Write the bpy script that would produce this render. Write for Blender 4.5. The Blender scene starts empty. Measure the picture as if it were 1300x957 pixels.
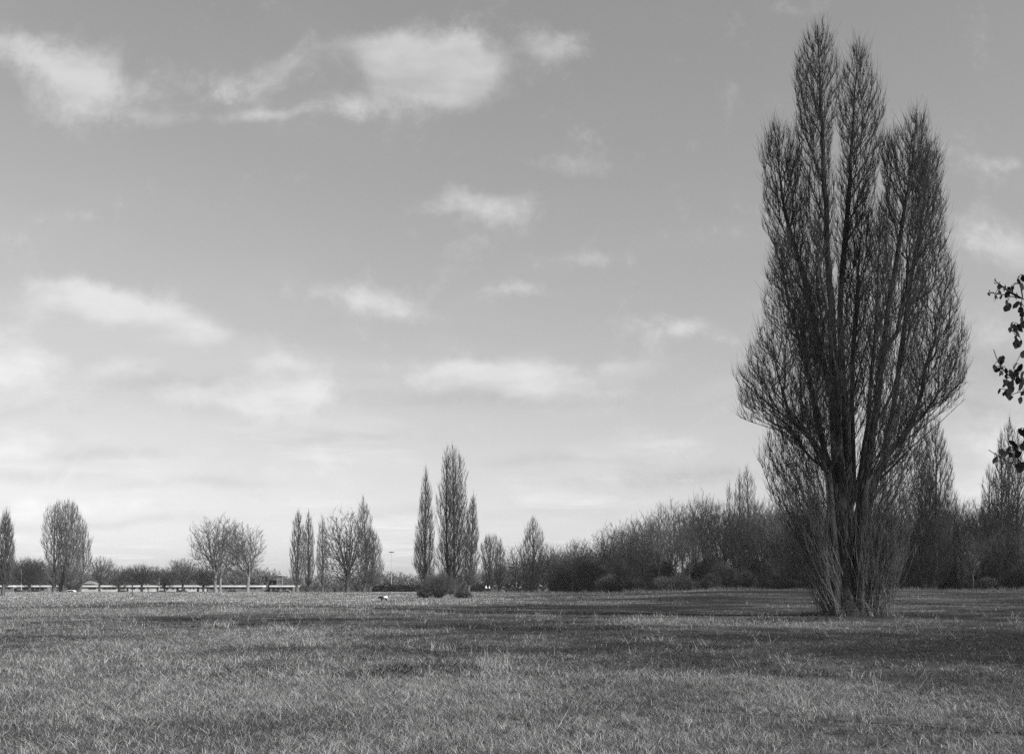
import bpy, bmesh, math, random
import numpy as np
from mathutils import Vector, Matrix

SEED = 7
rng = np.random.default_rng(SEED)
random.seed(SEED)

# ------------------------------------------------------------------ scene, camera
sc = bpy.context.scene
col = sc.collection
F, CX, HY, CH = 1264.0, 650.0, 743.0, 1.6      # focal length (in 1300 px wide frame), centre x, horizon row, eye height

sc.view_settings.view_transform = 'Standard'
sc.view_settings.look = 'None'
sc.view_settings.gamma = 1.0
sc.view_settings.use_curve_mapping = False
sc.view_settings.exposure = 1.1
sc.render.engine = 'CYCLES'
try:
    sc.cycles.use_denoising = False
    sc.cycles.max_bounces = 5
    sc.cycles.diffuse_bounces = 3
    sc.cycles.volume_bounces = 0
    sc.cycles.sample_clamp_direct = 6.0
    sc.cycles.sample_clamp_indirect = 2.0
    sc.cycles.transparent_max_bounces = 8
    sc.cycles.pixel_filter_type = 'BLACKMAN_HARRIS'
except Exception:
    pass

cam_d = bpy.data.cameras.new('camera')
cam = bpy.data.objects.new('camera', cam_d)
col.objects.link(cam)
cam.location = (0, 0, CH)
cam.rotation_euler = (math.radians(90), 0, 0)
cam_d.sensor_fit = 'HORIZONTAL'
cam_d.sensor_width = 36.0
cam_d.lens = 36.0 * F / 1300.0
cam_d.shift_x = 0.0
cam_d.shift_y = (HY - 478.5) / 1300.0
cam_d.clip_start = 0.1
cam_d.clip_end = 12000
sc.camera = cam

SUN_EL = math.radians(35)
SKY_R, SKY_G, SKY_B = 0.55, 0.35, 0.2
CLOUD_LO, CLOUD_HI, CLOUD_MIX = 0.8, 1.08, 0.9
SKY_STRENGTH, SUN_STRENGTH = 0.1, 2.8
SUN_H = np.array([0.84, -0.54])                 # horizontal direction towards the sun (right, behind the camera)
SUN_H = SUN_H / np.linalg.norm(SUN_H)


def smooth(a, b, x):
    t = np.clip((np.asarray(x, dtype=float) - a) / (b - a), 0, 1)
    return t * t * (3 - 2 * t)


def wave(X, Y, seed, freq, octaves=3):
    """cheap smooth noise made of a few rotated sines, about -1..1"""
    r = np.random.default_rng(seed)
    out = np.zeros(np.broadcast(X, Y).shape)
    amp, tot = 1.0, 0.0
    for o in range(octaves):
        for k in range(4):
            a = r.uniform(0, 2 * math.pi)
            f = freq * r.uniform(0.7, 1.4)
            out = out + amp * np.sin(f * (X * math.cos(a) + Y * math.sin(a)) + r.uniform(0, 6.3))
        tot += amp * 2.0
        amp *= 0.55
        freq *= 2.1
    return out / tot


def ground_z(X, Y):
    X = np.asarray(X, dtype=float); Y = np.asarray(Y, dtype=float)
    Ys = np.maximum(Y, 1.0)
    s = X / Ys
    rise = 0.85 * smooth(0.04, 0.22, s) * smooth(70, 150, Y)
    drop = -1.1 * smooth(256, 276, Y) * (1 - smooth(0.0, 0.12, s))
    und = 0.07 * wave(X, Y, 3, 0.16, 3) * smooth(14, 40, Y) * (1 - 0.6 * smooth(120, 230, Y))
    mound = 0.35 * np.exp(-(((X - 16.5) / 4.0) ** 2 + ((Y - 51.0) / 3.5) ** 2)) * 0.5
    return rise + drop + und + mound


def wx(px, Y):
    return (px - CX) / F * Y


def wz(py, Y):
    return CH + (HY - py) / F * Y


# ------------------------------------------------------------------ materials (all greys: the photograph is black and white)
MATS = {}


def new_mat(name):
    m = bpy.data.materials.new(name)
    m.use_nodes = True
    nt = m.node_tree
    b = nt.nodes['Principled BSDF']
    b.inputs['Specular IOR Level'].default_value = 0.2
    b.inputs['Roughness'].default_value = 0.85
    return m, nt, b


def grey(v):
    return (v, v, v, 1)


def noise_mat(name, lo, hi, scale=6.0, stretch=(1, 1, 1), rough=0.85, bump=0.0, spec=0.2, detail=4.0):
    m, nt, b = new_mat(name)
    tc = nt.nodes.new('ShaderNodeTexCoord')
    mp = nt.nodes.new('ShaderNodeMapping')
    mp.inputs['Scale'].default_value = stretch
    nz = nt.nodes.new('ShaderNodeTexNoise')
    nz.inputs['Scale'].default_value = scale
    nz.inputs['Detail'].default_value = detail
    cr = nt.nodes.new('ShaderNodeValToRGB')
    cr.color_ramp.elements[0].position = 0.3
    cr.color_ramp.elements[1].position = 0.7
    cr.color_ramp.elements[0].color = grey(lo)
    cr.color_ramp.elements[1].color = grey(hi)
    nt.links.new(tc.outputs['Object'], mp.inputs['Vector'])
    nt.links.new(mp.outputs['Vector'], nz.inputs['Vector'])
    nt.links.new(nz.outputs['Fac'], cr.inputs['Fac'])
    nt.links.new(cr.outputs['Color'], b.inputs['Base Color'])
    b.inputs['Roughness'].default_value = rough
    b.inputs['Specular IOR Level'].default_value = spec
    if bump:
        bp = nt.nodes.new('ShaderNodeBump')
        bp.inputs['Strength'].default_value = bump
        bp.inputs['Distance'].default_value = 0.05
        nt.links.new(nz.outputs['Fac'], bp.inputs['Height'])
        nt.links.new(bp.outputs['Normal'], b.inputs['Normal'])
    MATS[name] = m
    return m


def attr_mat(name, attr='tone', gain=1.0, rough=0.8, trans=0.0):
    m, nt, b = new_mat(name)
    at = nt.nodes.new('ShaderNodeAttribute')
    at.attribute_name = attr
    ml = nt.nodes.new('ShaderNodeMath')
    ml.operation = 'MULTIPLY'
    ml.inputs[1].default_value = gain
    nt.links.new(at.outputs['Fac'], ml.inputs[0])
    nt.links.new(ml.outputs[0], b.inputs['Base Color'])
    b.inputs['Roughness'].default_value = rough
    if trans:
        out = nt.nodes['Material Output']
        tr = nt.nodes.new('ShaderNodeBsdfTranslucent')
        nt.links.new(ml.outputs[0], tr.inputs['Color'])
        mx = nt.nodes.new('ShaderNodeMixShader')
        mx.inputs[0].default_value = trans
        nt.links.new(b.outputs[0], mx.inputs[1])
        nt.links.new(tr.outputs[0], mx.inputs[2])
        nt.links.new(mx.outputs[0], out.inputs['Surface'])
    MATS[name] = m
    return m


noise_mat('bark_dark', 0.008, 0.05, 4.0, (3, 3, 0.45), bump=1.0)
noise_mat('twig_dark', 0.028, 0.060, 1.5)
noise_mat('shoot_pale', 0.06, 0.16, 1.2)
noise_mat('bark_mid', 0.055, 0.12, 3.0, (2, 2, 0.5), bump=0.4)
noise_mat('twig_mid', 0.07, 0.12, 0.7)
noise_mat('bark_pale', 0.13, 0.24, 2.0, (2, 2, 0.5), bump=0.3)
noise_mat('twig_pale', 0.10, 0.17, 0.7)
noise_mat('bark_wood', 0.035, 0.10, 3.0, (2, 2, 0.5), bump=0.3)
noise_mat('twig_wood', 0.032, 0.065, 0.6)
noise_mat('wood_pale_twig', 0.055, 0.10, 0.6)
noise_mat('evergreen', 0.016, 0.042, 1.2, rough=0.8)
noise_mat('bramble', 0.03, 0.075, 1.5)
noise_mat('leaf_near', 0.008, 0.02, 10.0, rough=0.8, spec=0.1)
noise_mat('path_pale', 0.24, 0.36, 0.6)
noise_mat('white_wall', 0.36, 0.56, 0.4)
noise_mat('pale_wall', 0.10, 0.20, 0.5)
noise_mat('fascia_white', 0.5, 0.8, 0.25)
noise_mat('roof_dark', 0.05, 0.10, 0.8)
noise_mat('steel_dark', 0.04, 0.07, 2.0, rough=0.5, spec=0.5)
noise_mat('steel_pale', 0.35, 0.5, 2.0, rough=0.5, spec=0.5)
noise_mat('glass_dark', 0.01, 0.025, 0.5, rough=0.12, spec=0.5)
noise_mat('paint_dark', 0.02, 0.04, 0.5, rough=0.3, spec=0.5)
noise_mat('paint_mid', 0.18, 0.24, 0.5, rough=0.3, spec=0.5)
noise_mat('paint_white', 0.75, 0.84, 0.5, rough=0.3, spec=0.5)
noise_mat('tyre_black', 0.01, 0.02, 4.0)
noise_mat('skin', 0.3, 0.38, 6.0, rough=0.6)
noise_mat('cloth_dark', 0.015, 0.03, 9.0)
noise_mat('cloth_white', 0.72, 0.82, 9.0)
noise_mat('hair_dark', 0.015, 0.03, 20.0)
attr_mat('grass_blades', gain=1.28, rough=0.75, trans=0.25)

# ------------------------------------------------------------------ mesh and object helpers


def make_mesh(name, V, quads=None, tris=None, smooth_shade=True, tone=None):
    me = bpy.data.meshes.new(name)
    V = np.asarray(V, dtype=np.float32)
    nq = 0 if quads is None else len(quads)
    nt_ = 0 if tris is None else len(tris)
    loops = []
    if nq: loops.append(np.asarray(quads, dtype=np.int32).ravel())
    if nt_: loops.append(np.asarray(tris, dtype=np.int32).ravel())
    L = np.concatenate(loops)
    starts = np.concatenate([np.arange(nq, dtype=np.int32) * 4, nq * 4 + np.arange(nt_, dtype=np.int32) * 3])
    me.vertices.add(len(V)); me.vertices.foreach_set('co', V.ravel())
    me.loops.add(len(L)); me.loops.foreach_set('vertex_index', L)
    me.polygons.add(nq + nt_); me.polygons.foreach_set('loop_start', starts.astype(np.int32))
    if smooth_shade:
        me.polygons.foreach_set('use_smooth', np.ones(nq + nt_, dtype=bool))
    me.update(calc_edges=True)
    if tone is not None:
        a = me.attributes.new('tone', 'FLOAT', 'POINT')
        a.data.foreach_set('value', np.asarray(tone, dtype=np.float32))
    return me


def link(name, me, mat=None, parent=None, loc=None):
    o = bpy.data.objects.new(name, me)
    col.objects.link(o)
    if mat is not None and me is not None and not me.materials:
        me.materials.append(MATS[mat])
    if parent is not None: o.parent = parent
    if loc is not None: o.location = loc
    return o


def tag(o, label=None, cat=None, group=None, kind=None):
    if label: o['label'] = label
    if cat: o['category'] = cat
    if group: o['group'] = group
    if kind: o['kind'] = kind
    return o


def empty(name, loc, label, cat, group=None):
    o = bpy.data.objects.new(name, None)
    o.empty_display_size = 0.2
    col.objects.link(o)
    o.location = loc
    return tag(o, label, cat, group)


def dup(o, parent=None):
    c = o.copy()
    col.objects.link(c)
    if parent is not None: c.parent = parent
    for ch in list(o.children):
        dup(ch, c)
    return c


class MB:
    """boxes, prisms and tubes collected into one mesh"""
    def __init__(self):
        self.bm = bmesh.new()

    def box(self, x0, x1, y0, y1, z0, z1):
        vs = [self.bm.verts.new((x, y, z)) for z in (z0, z1) for (x, y) in ((x0, y0), (x1, y0), (x1, y1), (x0, y1))]
        for f in ((3, 2, 1, 0), (4, 5, 6, 7), (0, 1, 5, 4), (1, 2, 6, 5), (2, 3, 7, 6), (3, 0, 4, 7)):
            self.bm.faces.new([vs[i] for i in f])
        return self

    def prism(self, prof, axis, a0, a1):
        """profile of (u, z) points extruded along x (axis 0: u is y) or y (axis 1: u is x)"""
        def p(u, z, a): return (a, u, z) if axis == 0 else (u, a, z)
        A = [self.bm.verts.new(p(u, z, a0)) for u, z in prof]
        B = [self.bm.verts.new(p(u, z, a1)) for u, z in prof]
        n = len(prof)
        self.bm.faces.new(A); self.bm.faces.new(list(reversed(B)))
        for i in range(n):
            self.bm.faces.new([A[i], B[i], B[(i + 1) % n], A[(i + 1) % n]])
        return self

    def cyl(self, p0, p1, r0, r1=None, n=10):
        r1 = r0 if r1 is None else r1
        p0 = Vector(p0); p1 = Vector(p1)
        d = (p1 - p0).normalized()
        a = d.orthogonal().normalized(); b = d.cross(a)
        A = [self.bm.verts.new(p0 + r0 * (a * math.cos(2 * math.pi * i / n) + b * math.sin(2 * math.pi * i / n))) for i in range(n)]
        B = [self.bm.verts.new(p1 + r1 * (a * math.cos(2 * math.pi * i / n) + b * math.sin(2 * math.pi * i / n))) for i in range(n)]
        self.bm.faces.new(list(reversed(A))); self.bm.faces.new(B)
        for i in range(n):
            self.bm.faces.new([A[i], A[(i + 1) % n], B[(i + 1) % n], B[i]])
        return self

    def build(self, name, mat, parent=None, bevel=0.0, loc=None):
        bmesh.ops.recalc_face_normals(self.bm, faces=self.bm.faces[:])
        if bevel:
            bmesh.ops.bevel(self.bm, geom=self.bm.edges[:], offset=bevel, segments=2, affect='EDGES', profile=0.6)
        me = bpy.data.meshes.new(name)
        self.bm.to_mesh(me); self.bm.free()
        return link(name, me, mat, parent, loc)


# ------------------------------------------------------------------ tree growing


def unit(v):
    return v / np.maximum(np.linalg.norm(v, axis=-1, keepdims=True), 1e-9)


class Skeleton:
    def __init__(self, cap=200000):
        self.pos = np.zeros((cap, 3), np.float32)
        self.dir = np.zeros((cap, 3), np.float32)
        self.par = np.full(cap, -1, np.int64)
        self.plen = np.zeros(cap, np.float32)
        self.grp = np.zeros(cap, np.int32)
        self.minr = np.zeros(cap, np.float32)
        self.n = 0
        self.smooth_n = 3

    def add(self, p, parent, grp=0, minr=0.0, d=None):
        i = self.n
        self.pos[i] = p
        self.par[i] = parent
        self.grp[i] = grp
        self.minr[i] = minr
        if parent >= 0:
            v = self.pos[i] - self.pos[parent]
            l = float(np.linalg.norm(v))
            self.plen[i] = self.plen[parent] + l
            self.dir[i] = v / max(l, 1e-6)
        else:
            self.dir[i] = (0, 0, 1) if d is None else d
        self.n += 1
        return i

    def leader(self, pts, grp, r0, r1, step=0.5, wob=0.06, root=False, pw=1.0):
        pts = np.asarray(pts, float)
        # catmull-rom resample
        P = np.vstack([2 * pts[0] - pts[1], pts, 2 * pts[-1] - pts[-2]])
        out = []
        for k in range(1, len(P) - 2):
            L = np.linalg.norm(P[k + 1] - P[k])
            m = max(1, int(round(L / step)))
            for t in np.arange(m) / m:
                a, b, c, d = P[k - 1], P[k], P[k + 1], P[k + 2]
                out.append(0.5 * (2 * b + (c - a) * t + (2 * a - 5 * b + 4 * c - d) * t * t + (3 * b - a - 3 * c + d) * t ** 3))
        out.append(pts[-1])
        out = np.array(out)
        out[1:] += rng.normal(0, wob, (len(out) - 1, 3)) * np.array([1, 1, 0.3])
        if root or self.n == 0:
            prev = -1
        else:
            prev = int(np.argmin(np.linalg.norm(self.pos[:self.n] - out[0], axis=1)))
        m = len(out)
        for k, p in enumerate(out):
            r = r1 + (r0 - r1) * (1 - k / max(1, m - 1)) ** pw
            if k == 0 and prev >= 0 and np.linalg.norm(self.pos[prev] - p) < step * 0.6:
                continue
            prev = self.add(p, prev, grp, r)

    def attach(self, tips, grps=None, ka=1.5, bf=0.15, minup=-1.0, step=0.4, wob=0.05, curl_up=0.35, maxper=0, free_grp=0):
        for k in range(len(tips)):
            tip = tips[k]
            n = self.n
            v = tip - self.pos[:n]
            L = np.sqrt((v * v).sum(1)) + 1e-6
            cs = (v * self.dir[:n]).sum(1) / L
            cost = L * (1 + ka * (1 - cs)) + bf * self.plen[:n]
            if minup > -1:
                uz = v[:, 2] / L
                cost = cost + L * 5.0 * np.maximum(0, minup - uz) + np.where(uz < -0.2, 20 * L, 0)
            if grps is not None:
                g = self.grp[:n]
                cost = cost + np.where((g != grps[k]) & (g != free_grp), 1e3, 0)
            q = int(np.argmin(cost))
            l = float(L[q])
            if cost[q] > 900 or l < 0.05:
                continue
            u = v[q] / l
            d0 = unit(self.dir[q] * 0.55 + u * 0.75 + rng.normal(0, 0.10, 3))
            d1 = unit(u * 0.75 + np.array([0, 0, curl_up]) + rng.normal(0, 0.10, 3))
            P0 = self.pos[q].astype(float); P3 = tip
            P1 = P0 + d0 * l * 0.38; P2 = P3 - d1 * l * 0.33
            m = max(2, int(math.ceil(l / step)))
            prev = q
            g = grps[k] if grps is not None else self.grp[q]
            for j in range(1, m + 1):
                t = j / m
                p = (1 - t) ** 3 * P0 + 3 * (1 - t) ** 2 * t * P1 + 3 * (1 - t) * t * t * P2 + t ** 3 * P3
                if j < m: p = p + rng.normal(0, wob * min(1, l / 2), 3)
                prev = self.add(p, prev, g)

    def radii(self, r_tip, e=2.3, taper=True):
        n = self.n
        par = self.par[:n]
        acc = [0.0] * n
        mainc = [-1] * n
        mainr = [0.0] * n
        r = [0.0] * n
        rt = r_tip ** e
        mr = self.minr
        for i in range(n - 1, -1, -1):
            a = acc[i] if acc[i] > 0 else rt
            ri = a ** (1 / e)
            if mr[i] > ri: ri = float(mr[i])
            r[i] = ri
            p = int(par[i])
            if p >= 0:
                acc[p] += a
                if ri > mainr[p]:
                    mainr[p] = ri; mainc[p] = i
        self.r = np.array(r, np.float32)
        self.mainc = np.array(mainc)
        for _ in range(self.smooth_n):          # straighten the wriggles along each limb
            P = self.pos[:n]
            ok = (par >= 0) & (self.mainc >= 0)
            i = np.arange(n)[ok]
            new = 0.4 * P[i] + 0.3 * P[par[i]] + 0.3 * P[self.mainc[i]]
            P[i] = new
        i = np.arange(n)[par >= 0]
        self.dir[i] = unit(self.pos[i] - self.pos[par[i]])
        D = self.dir[:n].copy()
        has = self.mainc >= 0
        D[has] += self.dir[self.mainc[has]]
        self.D = unit(D)
        return self.r


REF = np.array([0.17, 0.95, 0.26])


def rings(P, D, R, s, phase=0.0):
    a = unit(np.cross(D, REF)); b = np.cross(D, a)
    ang = np.arange(s) * 2 * math.pi / s + phase
    return P[:, None, :] + R[:, None, None] * (a[:, None, :] * np.cos(ang)[None, :, None] + b[:, None, :] * np.sin(ang)[None, :, None])


def tube_edges(P0, D0, R0, P1, D1, R1, s):
    n = len(P0)
    V = np.stack([rings(P0, D0, R0, s), rings(P1, D1, R1, s)], 1).reshape(-1, 3)
    base = (np.arange(n) * 2 * s)[:, None]
    i = np.arange(s)[None, :]
    j = (np.arange(s) + 1)[None, :] % s
    Q = np.stack([base + i, base + j, base + s + j, base + s + i], 2).reshape(-1, 4)
    return V, Q


def join(parts):
    Vs, Qs, off = [], [], 0
    for V, Q in parts:
        if len(V) == 0: continue
        Vs.append(V); Qs.append(Q + off); off += len(V)
    return np.concatenate(Vs), np.concatenate(Qs)


def skeleton_parts(sk, thick, flare=0.0):
    """(thick limbs mesh data, thin branches mesh data)"""
    n = sk.n
    idx = np.arange(n)[sk.par[:n] >= 0]
    par = sk.par[idx]
    main = sk.mainc[par] == idx
    r = sk.r.copy()
    if flare:
        z = sk.pos[:n, 2]
        r = r * (1 + np.where(r > thick, flare * np.exp(-np.maximum(z, 0) / 0.7), 0)).astype(np.float32)
    R0 = np.where(main, r[par], np.minimum(r[idx] * 1.25, r[par]))
    D0 = np.where(main[:, None], sk.D[par], sk.dir[idx])
    P0, P1, D1, R1 = sk.pos[par], sk.pos[idx], sk.D[idx], r[idx]
    big = R1 > thick
    out = []
    for mask, sides in ((big, 8), (~big, 3)):
        out.append(tube_edges(P0[mask], D0[mask], R0[mask], P1[mask], D1[mask], R1[mask], sides) if mask.any() else (np.zeros((0, 3)), np.zeros((0, 4), int)))
    return out


def twigs(base, d, length, r0, up=0.4, spread=0.5, bend=0.25, segs=2, sides=3):
    n = len(base)
    dd = unit(d * 0.7 + np.array([0, 0, up]) + rng.normal(0, spread, (n, 3)))
    up_v = np.array([0, 0, 1.0])
    P = base.astype(float)
    parts = []
    R = r0 * rng.uniform(.6, 1.35, n)
    l = length / segs
    for k in range(segs):
        d2 = unit(dd + up_v * bend + rng.normal(0, 0.16, (n, 3)))
        P1 = P + d2 * l[:, None]
        R1 = R * (0.62 if k < segs - 1 else 0.45)
        parts.append(tube_edges(P, dd, R, P1, d2, R1, sides))
        P, dd, R = P1, d2, R1
    return join(parts)


def sample_rows(rows, n, depth_c=0.0, df=1.0, dmin=0.0, shell=0.5, ragged=0.10):
    """rows of (z, x_left, x_right) in metres -> n points in the volume of revolution-like envelope"""
    rows = sorted(rows)
    z = np.array([a[0] for a in rows], float); xl = np.array([a[1] for a in rows], float); xr = np.array([a[2] for a in rows], float)
    zz = np.linspace(z[0], z[-1], 400)
    w = np.interp(zz, z, xr - xl)
    cdf = np.cumsum(np.power(np.maximum(w, 1e-3), 1.4)); cdf /= cdf[-1]
    Z = np.interp(rng.random(n), cdf, zz)
    L = np.interp(Z, z, xl); R = np.interp(Z, z, xr)
    a = rng.uniform(0, 2 * math.pi, n); q = np.power(rng.random(n), shell)
    span = z[-1] - z[0] + 1e-6
    f = rng.uniform(2.0, 4.5, 3); ph = rng.uniform(0, 6.28, 3)
    lump = 1 + ragged * (np.sin(f[0] * 6.28 * Z / span + 2 * a + ph[0]) + 0.8 * np.sin(f[1] * 6.28 * Z / span - a + ph[1]) + 0.7 * np.sin(f[2] * 9 * Z / span + 3 * a + ph[2]))
    q = q * lump
    c, h = (L + R) / 2, (R - L) / 2
    return np.stack([c + h * q * np.cos(a), depth_c + np.maximum(h * df, dmin) * q * np.sin(a), Z], 1)


def finish_tree(name, sk, loc, label, cat, group, mats, r_tip, thick, tw=None, flare=0.0, rotz=0.0, extra=None, e=2.3):
    """tw: dict(per=..., rmax=..., len=(a,b), r=..., up=, spread=)"""
    sk.radii(r_tip, e)
    (tV, tQ), (cV, cQ) = skeleton_parts(sk, thick, flare)
    root = empty(name, loc, label, cat, group)
    root.rotation_euler.z = rotz
    if len(tV):
        link('trunk', make_mesh('trunk', tV, tQ), mats[0], root)
    parts = [(cV, cQ)]
    if tw:
        n = sk.n
        cand = np.arange(n)[(sk.r < tw['rmax'])]
        k = int(len(cand) * tw['per'])
        ch = rng.choice(cand, k, replace=True)
        p1 = sk.pos[ch]; pp = sk.pos[np.maximum(sk.par[ch], 0)]
        t = rng.random((k, 1))
        parts.append(twigs(p1 * t + pp * (1 - t), sk.dir[ch], tw['len'][0] + (tw['len'][1] - tw['len'][0]) * 1.35 * np.power(rng.random(k), 1.9), tw['r'], tw.get('up', 0.4), tw.get('spread', 0.5), tw.get('bend', 0.25), 2, 3))
    cV, cQ = join(parts)
    link('crown', make_mesh('crown', cV, cQ), mats[1], root)
    return root


# ------------------------------------------------------------------ generic trees, in metres round their own base


def poplar_rows(H, W, cx=0.0, z0=1.0, lean=0.0):
    prof = ((0.0, 0.5), (0.1, 0.8), (0.25, 0.98), (0.45, 1.0), (0.65, 0.9), (0.8, 0.68), (0.9, 0.46), (0.96, 0.28), (1.0, 0.08))
    return [(z0 + (H - z0) * t, cx + lean * t - W / 2 * w, cx + lean * t + W / 2 * w) for t, w in prof]


def fastigiate(stems, n, r_tip=0.02, sk=None, step=0.8, base_r=0.35):
    """stems: list of dict(x, y, H, W, z0, lean): Lombardy poplar stems sharing one base"""
    sk = Skeleton(60000)
    for g, s in enumerate(stems, 1):
        sk.leader([(s.get('bx', s['x'] * 0.4), s['y'] * 0.4, -0.2), (s['x'] * 0.75, s['y'] * .8, s['H'] * 0.22), (s['x'] + s.get('lean', 0) * .5, s['y'], s['H'] * 0.6),
                   (s['x'] + s.get('lean', 0), s['y'], s['H'])], g, base_r * s['W'] / 4 + 0.06, 0.012, 0.7, 0.05, root=True, pw=1.7)
    for g, s in enumerate(stems, 1):
        m = int(n * s['W'] * s['H'] / sum(q['W'] * q['H'] for q in stems))
        rows = s.get('rows') or poplar_rows(s['H'], s['W'], s['x'], s.get('z0', 1.2), s.get('lean', 0))
        T = sample_rows([(z_, (a_ + c_) / 2 - (c_ - a_) * .55, (a_ + c_) / 2 + (c_ - a_) * .55) for (z_, a_, c_) in rows], m, s['y'], 1.0, 0, 0.42)
        ax = s['x'] + s.get('lean', 0) * T[:, 2] / s['H']
        o = np.argsort(np.hypot(T[:, 0] - ax, T[:, 1] - s['y']) + 0.12 * T[:, 2] + rng.uniform(0, 1.0, m))
        sk.attach(T[o], np.full(m, g), ka=2.2, bf=0.25, minup=0.8, step=step, wob=0.07, curl_up=0.9, free_grp=-1)
    return sk


def spreading(H, W, n, trunk_h=0.3, z0=0.25, flat=0.0, seed_limbs=6, r_trunk=0.3, cx=0.0, dome=1.0, lean=0.0, step=0.7, ka=1.2, wob=0.1, twin=0.0, curl=0.3):
    """round-crowned bare tree"""
    sk = Skeleton(60000)
    th = H * trunk_h
    sk.leader([(0, 0, -0.2), (lean * 0.3 + rng.normal(0, .1), rng.normal(0, .1), th * 0.5), (lean, 0, th)], 0, r_trunk, r_trunk * 0.75, 0.5, 0.03, root=True)
    if twin:
        sk.leader([(twin, .3, -0.2), (twin * 1.05, .3, th * .6), (twin * 1.2, .2, th * 1.3), (twin * 1.9, .1, H * .62)], 0, r_trunk * .75, r_trunk * .2, 0.5, 0.04, root=True)
    for k in range(seed_limbs):
        a = 2 * math.pi * (k + rng.uniform(-.3, .3)) / seed_limbs
        rr = W * rng.uniform(0.16, 0.3)
        zz = H * rng.uniform(0.55, 0.8)
        st = th * rng.uniform(0.7, 1.0)
        sk.leader([(lean * st / th, 0, st), (lean + rr * .45 * math.cos(a), rr * .45 * math.sin(a), th + (zz - th) * .45), (cx + rr * math.cos(a), rr * math.sin(a), zz)], 0, r_trunk * 0.45, r_trunk * 0.14, 0.6, 0.08)
    # tips in an ellipsoid shell
    zc = H * (z0 + 1) / 2; hz = H * (1 - z0) / 2
    d = unit(rng.normal(0, 1, (n, 3)))
    q = np.power(rng.random(n), 0.42)
    lump = 1 + 0.16 * np.sin(3 * np.arctan2(d[:, 1], d[:, 0]) + rng.uniform(0, 6)) * np.sin(4 * d[:, 2] + rng.uniform(0, 6)) + 0.08 * rng.normal(0, 1, n)
    T = d * (q * np.minimum(lump, 1.15))[:, None] * np.array([W / 2, W / 2, hz])
    T[:, 2] = np.where(T[:, 2] < 0, T[:, 2] * dome, T[:, 2]) + zc
    T[:, 0] += cx
    o = np.argsort(np.linalg.norm(T - np.array([lean, 0, th]), axis=1) + rng.uniform(0, H * .12, n))
    sk.attach(T[o], None, ka=ka, bf=0.3, step=step, wob=wob, curl_up=curl)
    return sk


def leaf_cloud(blobs, n, size, squash=1.0):
    """many small leaf faces spread through lumpy blobs: (x, y, z, rx, ry, rz)"""
    B = np.array(blobs, float)
    w = B[:, 3] * B[:, 4] * B[:, 5]
    k = rng.choice(len(B), n, p=w / w.sum())
    d = unit(rng.normal(0, 1, (n, 3)))
    q = np.power(rng.random(n), 0.4) * (1 + rng.normal(0, 0.09, n))
    C = B[k, :3] + d * q[:, None] * B[k, 3:6]
    # thin out by a lumpy field so that gaps open
    f = np.sin(C[:, 0] * 2.3 + 1.1 * C[:, 2]) + np.sin(C[:, 1] * 2.1 - 1.7 * C[:, 2]) + np.sin(C[:, 2] * 3.1 + C[:, 0])
    C = C[(f > -0.9) | (rng.random(n) < 0.35)]
    C = C[C[:, 2] > 0.02]
    n = len(C)
    a = unit(rng.normal(0, 1, (n, 3))); b = unit(np.cross(a, rng.normal(0, 1, (n, 3))))
    s = size * rng.uniform(0.6, 1.4, (n, 1))
    V = np.stack([C - a * s, C + b * s * .55, C + a * s, C - b * s * .55], 1).reshape(-1, 3)
    return V, (np.arange(n) * 4)[:, None] + np.arange(4)[None, :]


def shrub(name, loc, W, H, D, n, size, label, group=None, leaf='evergreen', stem='bark_wood', nst=60, cat='shrub', lumps=9):
    bl = []
    for k in range(lumps):
        a = rng.uniform(0, 6.28); q = math.sqrt(rng.random())
        s = rng.uniform(0.25, 0.42)
        bl.append((W / 2 * .68 * q * math.cos(a), D / 2 * .68 * q * math.sin(a), H * rng.uniform(0.22, 0.66) * (1.05 - 0.4 * q * q), W * s * .7, D * s * .7, H * s * .85))
    bl.append((0, 0, H * .2, W * .42, D * .42, H * .25))
    root = empty(name, loc, label, cat, group)
    V, Q = leaf_cloud(bl, n, size)
    link('foliage', make_mesh('foliage', V, Q, smooth_shade=False), leaf, root)
    a = rng.uniform(0, 6.28, nst); q = np.sqrt(rng.random(nst))
    base = np.stack([W * .12 * q * np.cos(a), D * .12 * q * np.sin(a), np.full(nst, -.1)], 1)
    d = np.stack([q * np.cos(a) * .8, q * np.sin(a) * .8, np.ones(nst)], 1)
    V1, Q1 = twigs(base, d, rng.uniform(.6, 1.02, nst) * H, max(.02, H * .008), 0.1, .25, .1, 4, 4)
    m = nst * 10
    B = np.array(bl); k = rng.integers(0, len(B), m); u = unit(rng.normal(0, 1, (m, 3)) * np.array([1, 1, .7]) + np.array([0, 0, .35]))
    P = B[k, :3] + u * B[k, 3:6] * rng.uniform(.55, 1.0, (m, 1))
    P[:, 2] = np.maximum(P[:, 2], .1)
    V2, Q2 = twigs(P, u, rng.uniform(.12, .26, m) * H, max(.010, H * .0030), .35, .3, .2, 2, 3)
    link('stem', make_mesh('stem', V1, Q1), stem, root)
    link('sprays', make_mesh('sprays', V2, Q2), stem, root)
    return root


# ------------------------------------------------------------------ light: sky with clouds, one sun
world = bpy.data.worlds.new('World')
sc.world = world
world.use_nodes = True
wt = world.node_tree
for n_ in list(wt.nodes): wt.nodes.remove(n_)
N, LK = wt.nodes.new, wt.links.new


def wmath(op, a, b=None, c=None, clamp=False):
    nd = N('ShaderNodeMath'); nd.operation = op; nd.use_clamp = clamp
    for k, v in enumerate((a, b, c)):
        if v is None: continue
        if isinstance(v, (int, float)): nd.inputs[k].default_value = v
        else: LK(v, nd.inputs[k])
    return nd.outputs[0]


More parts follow.
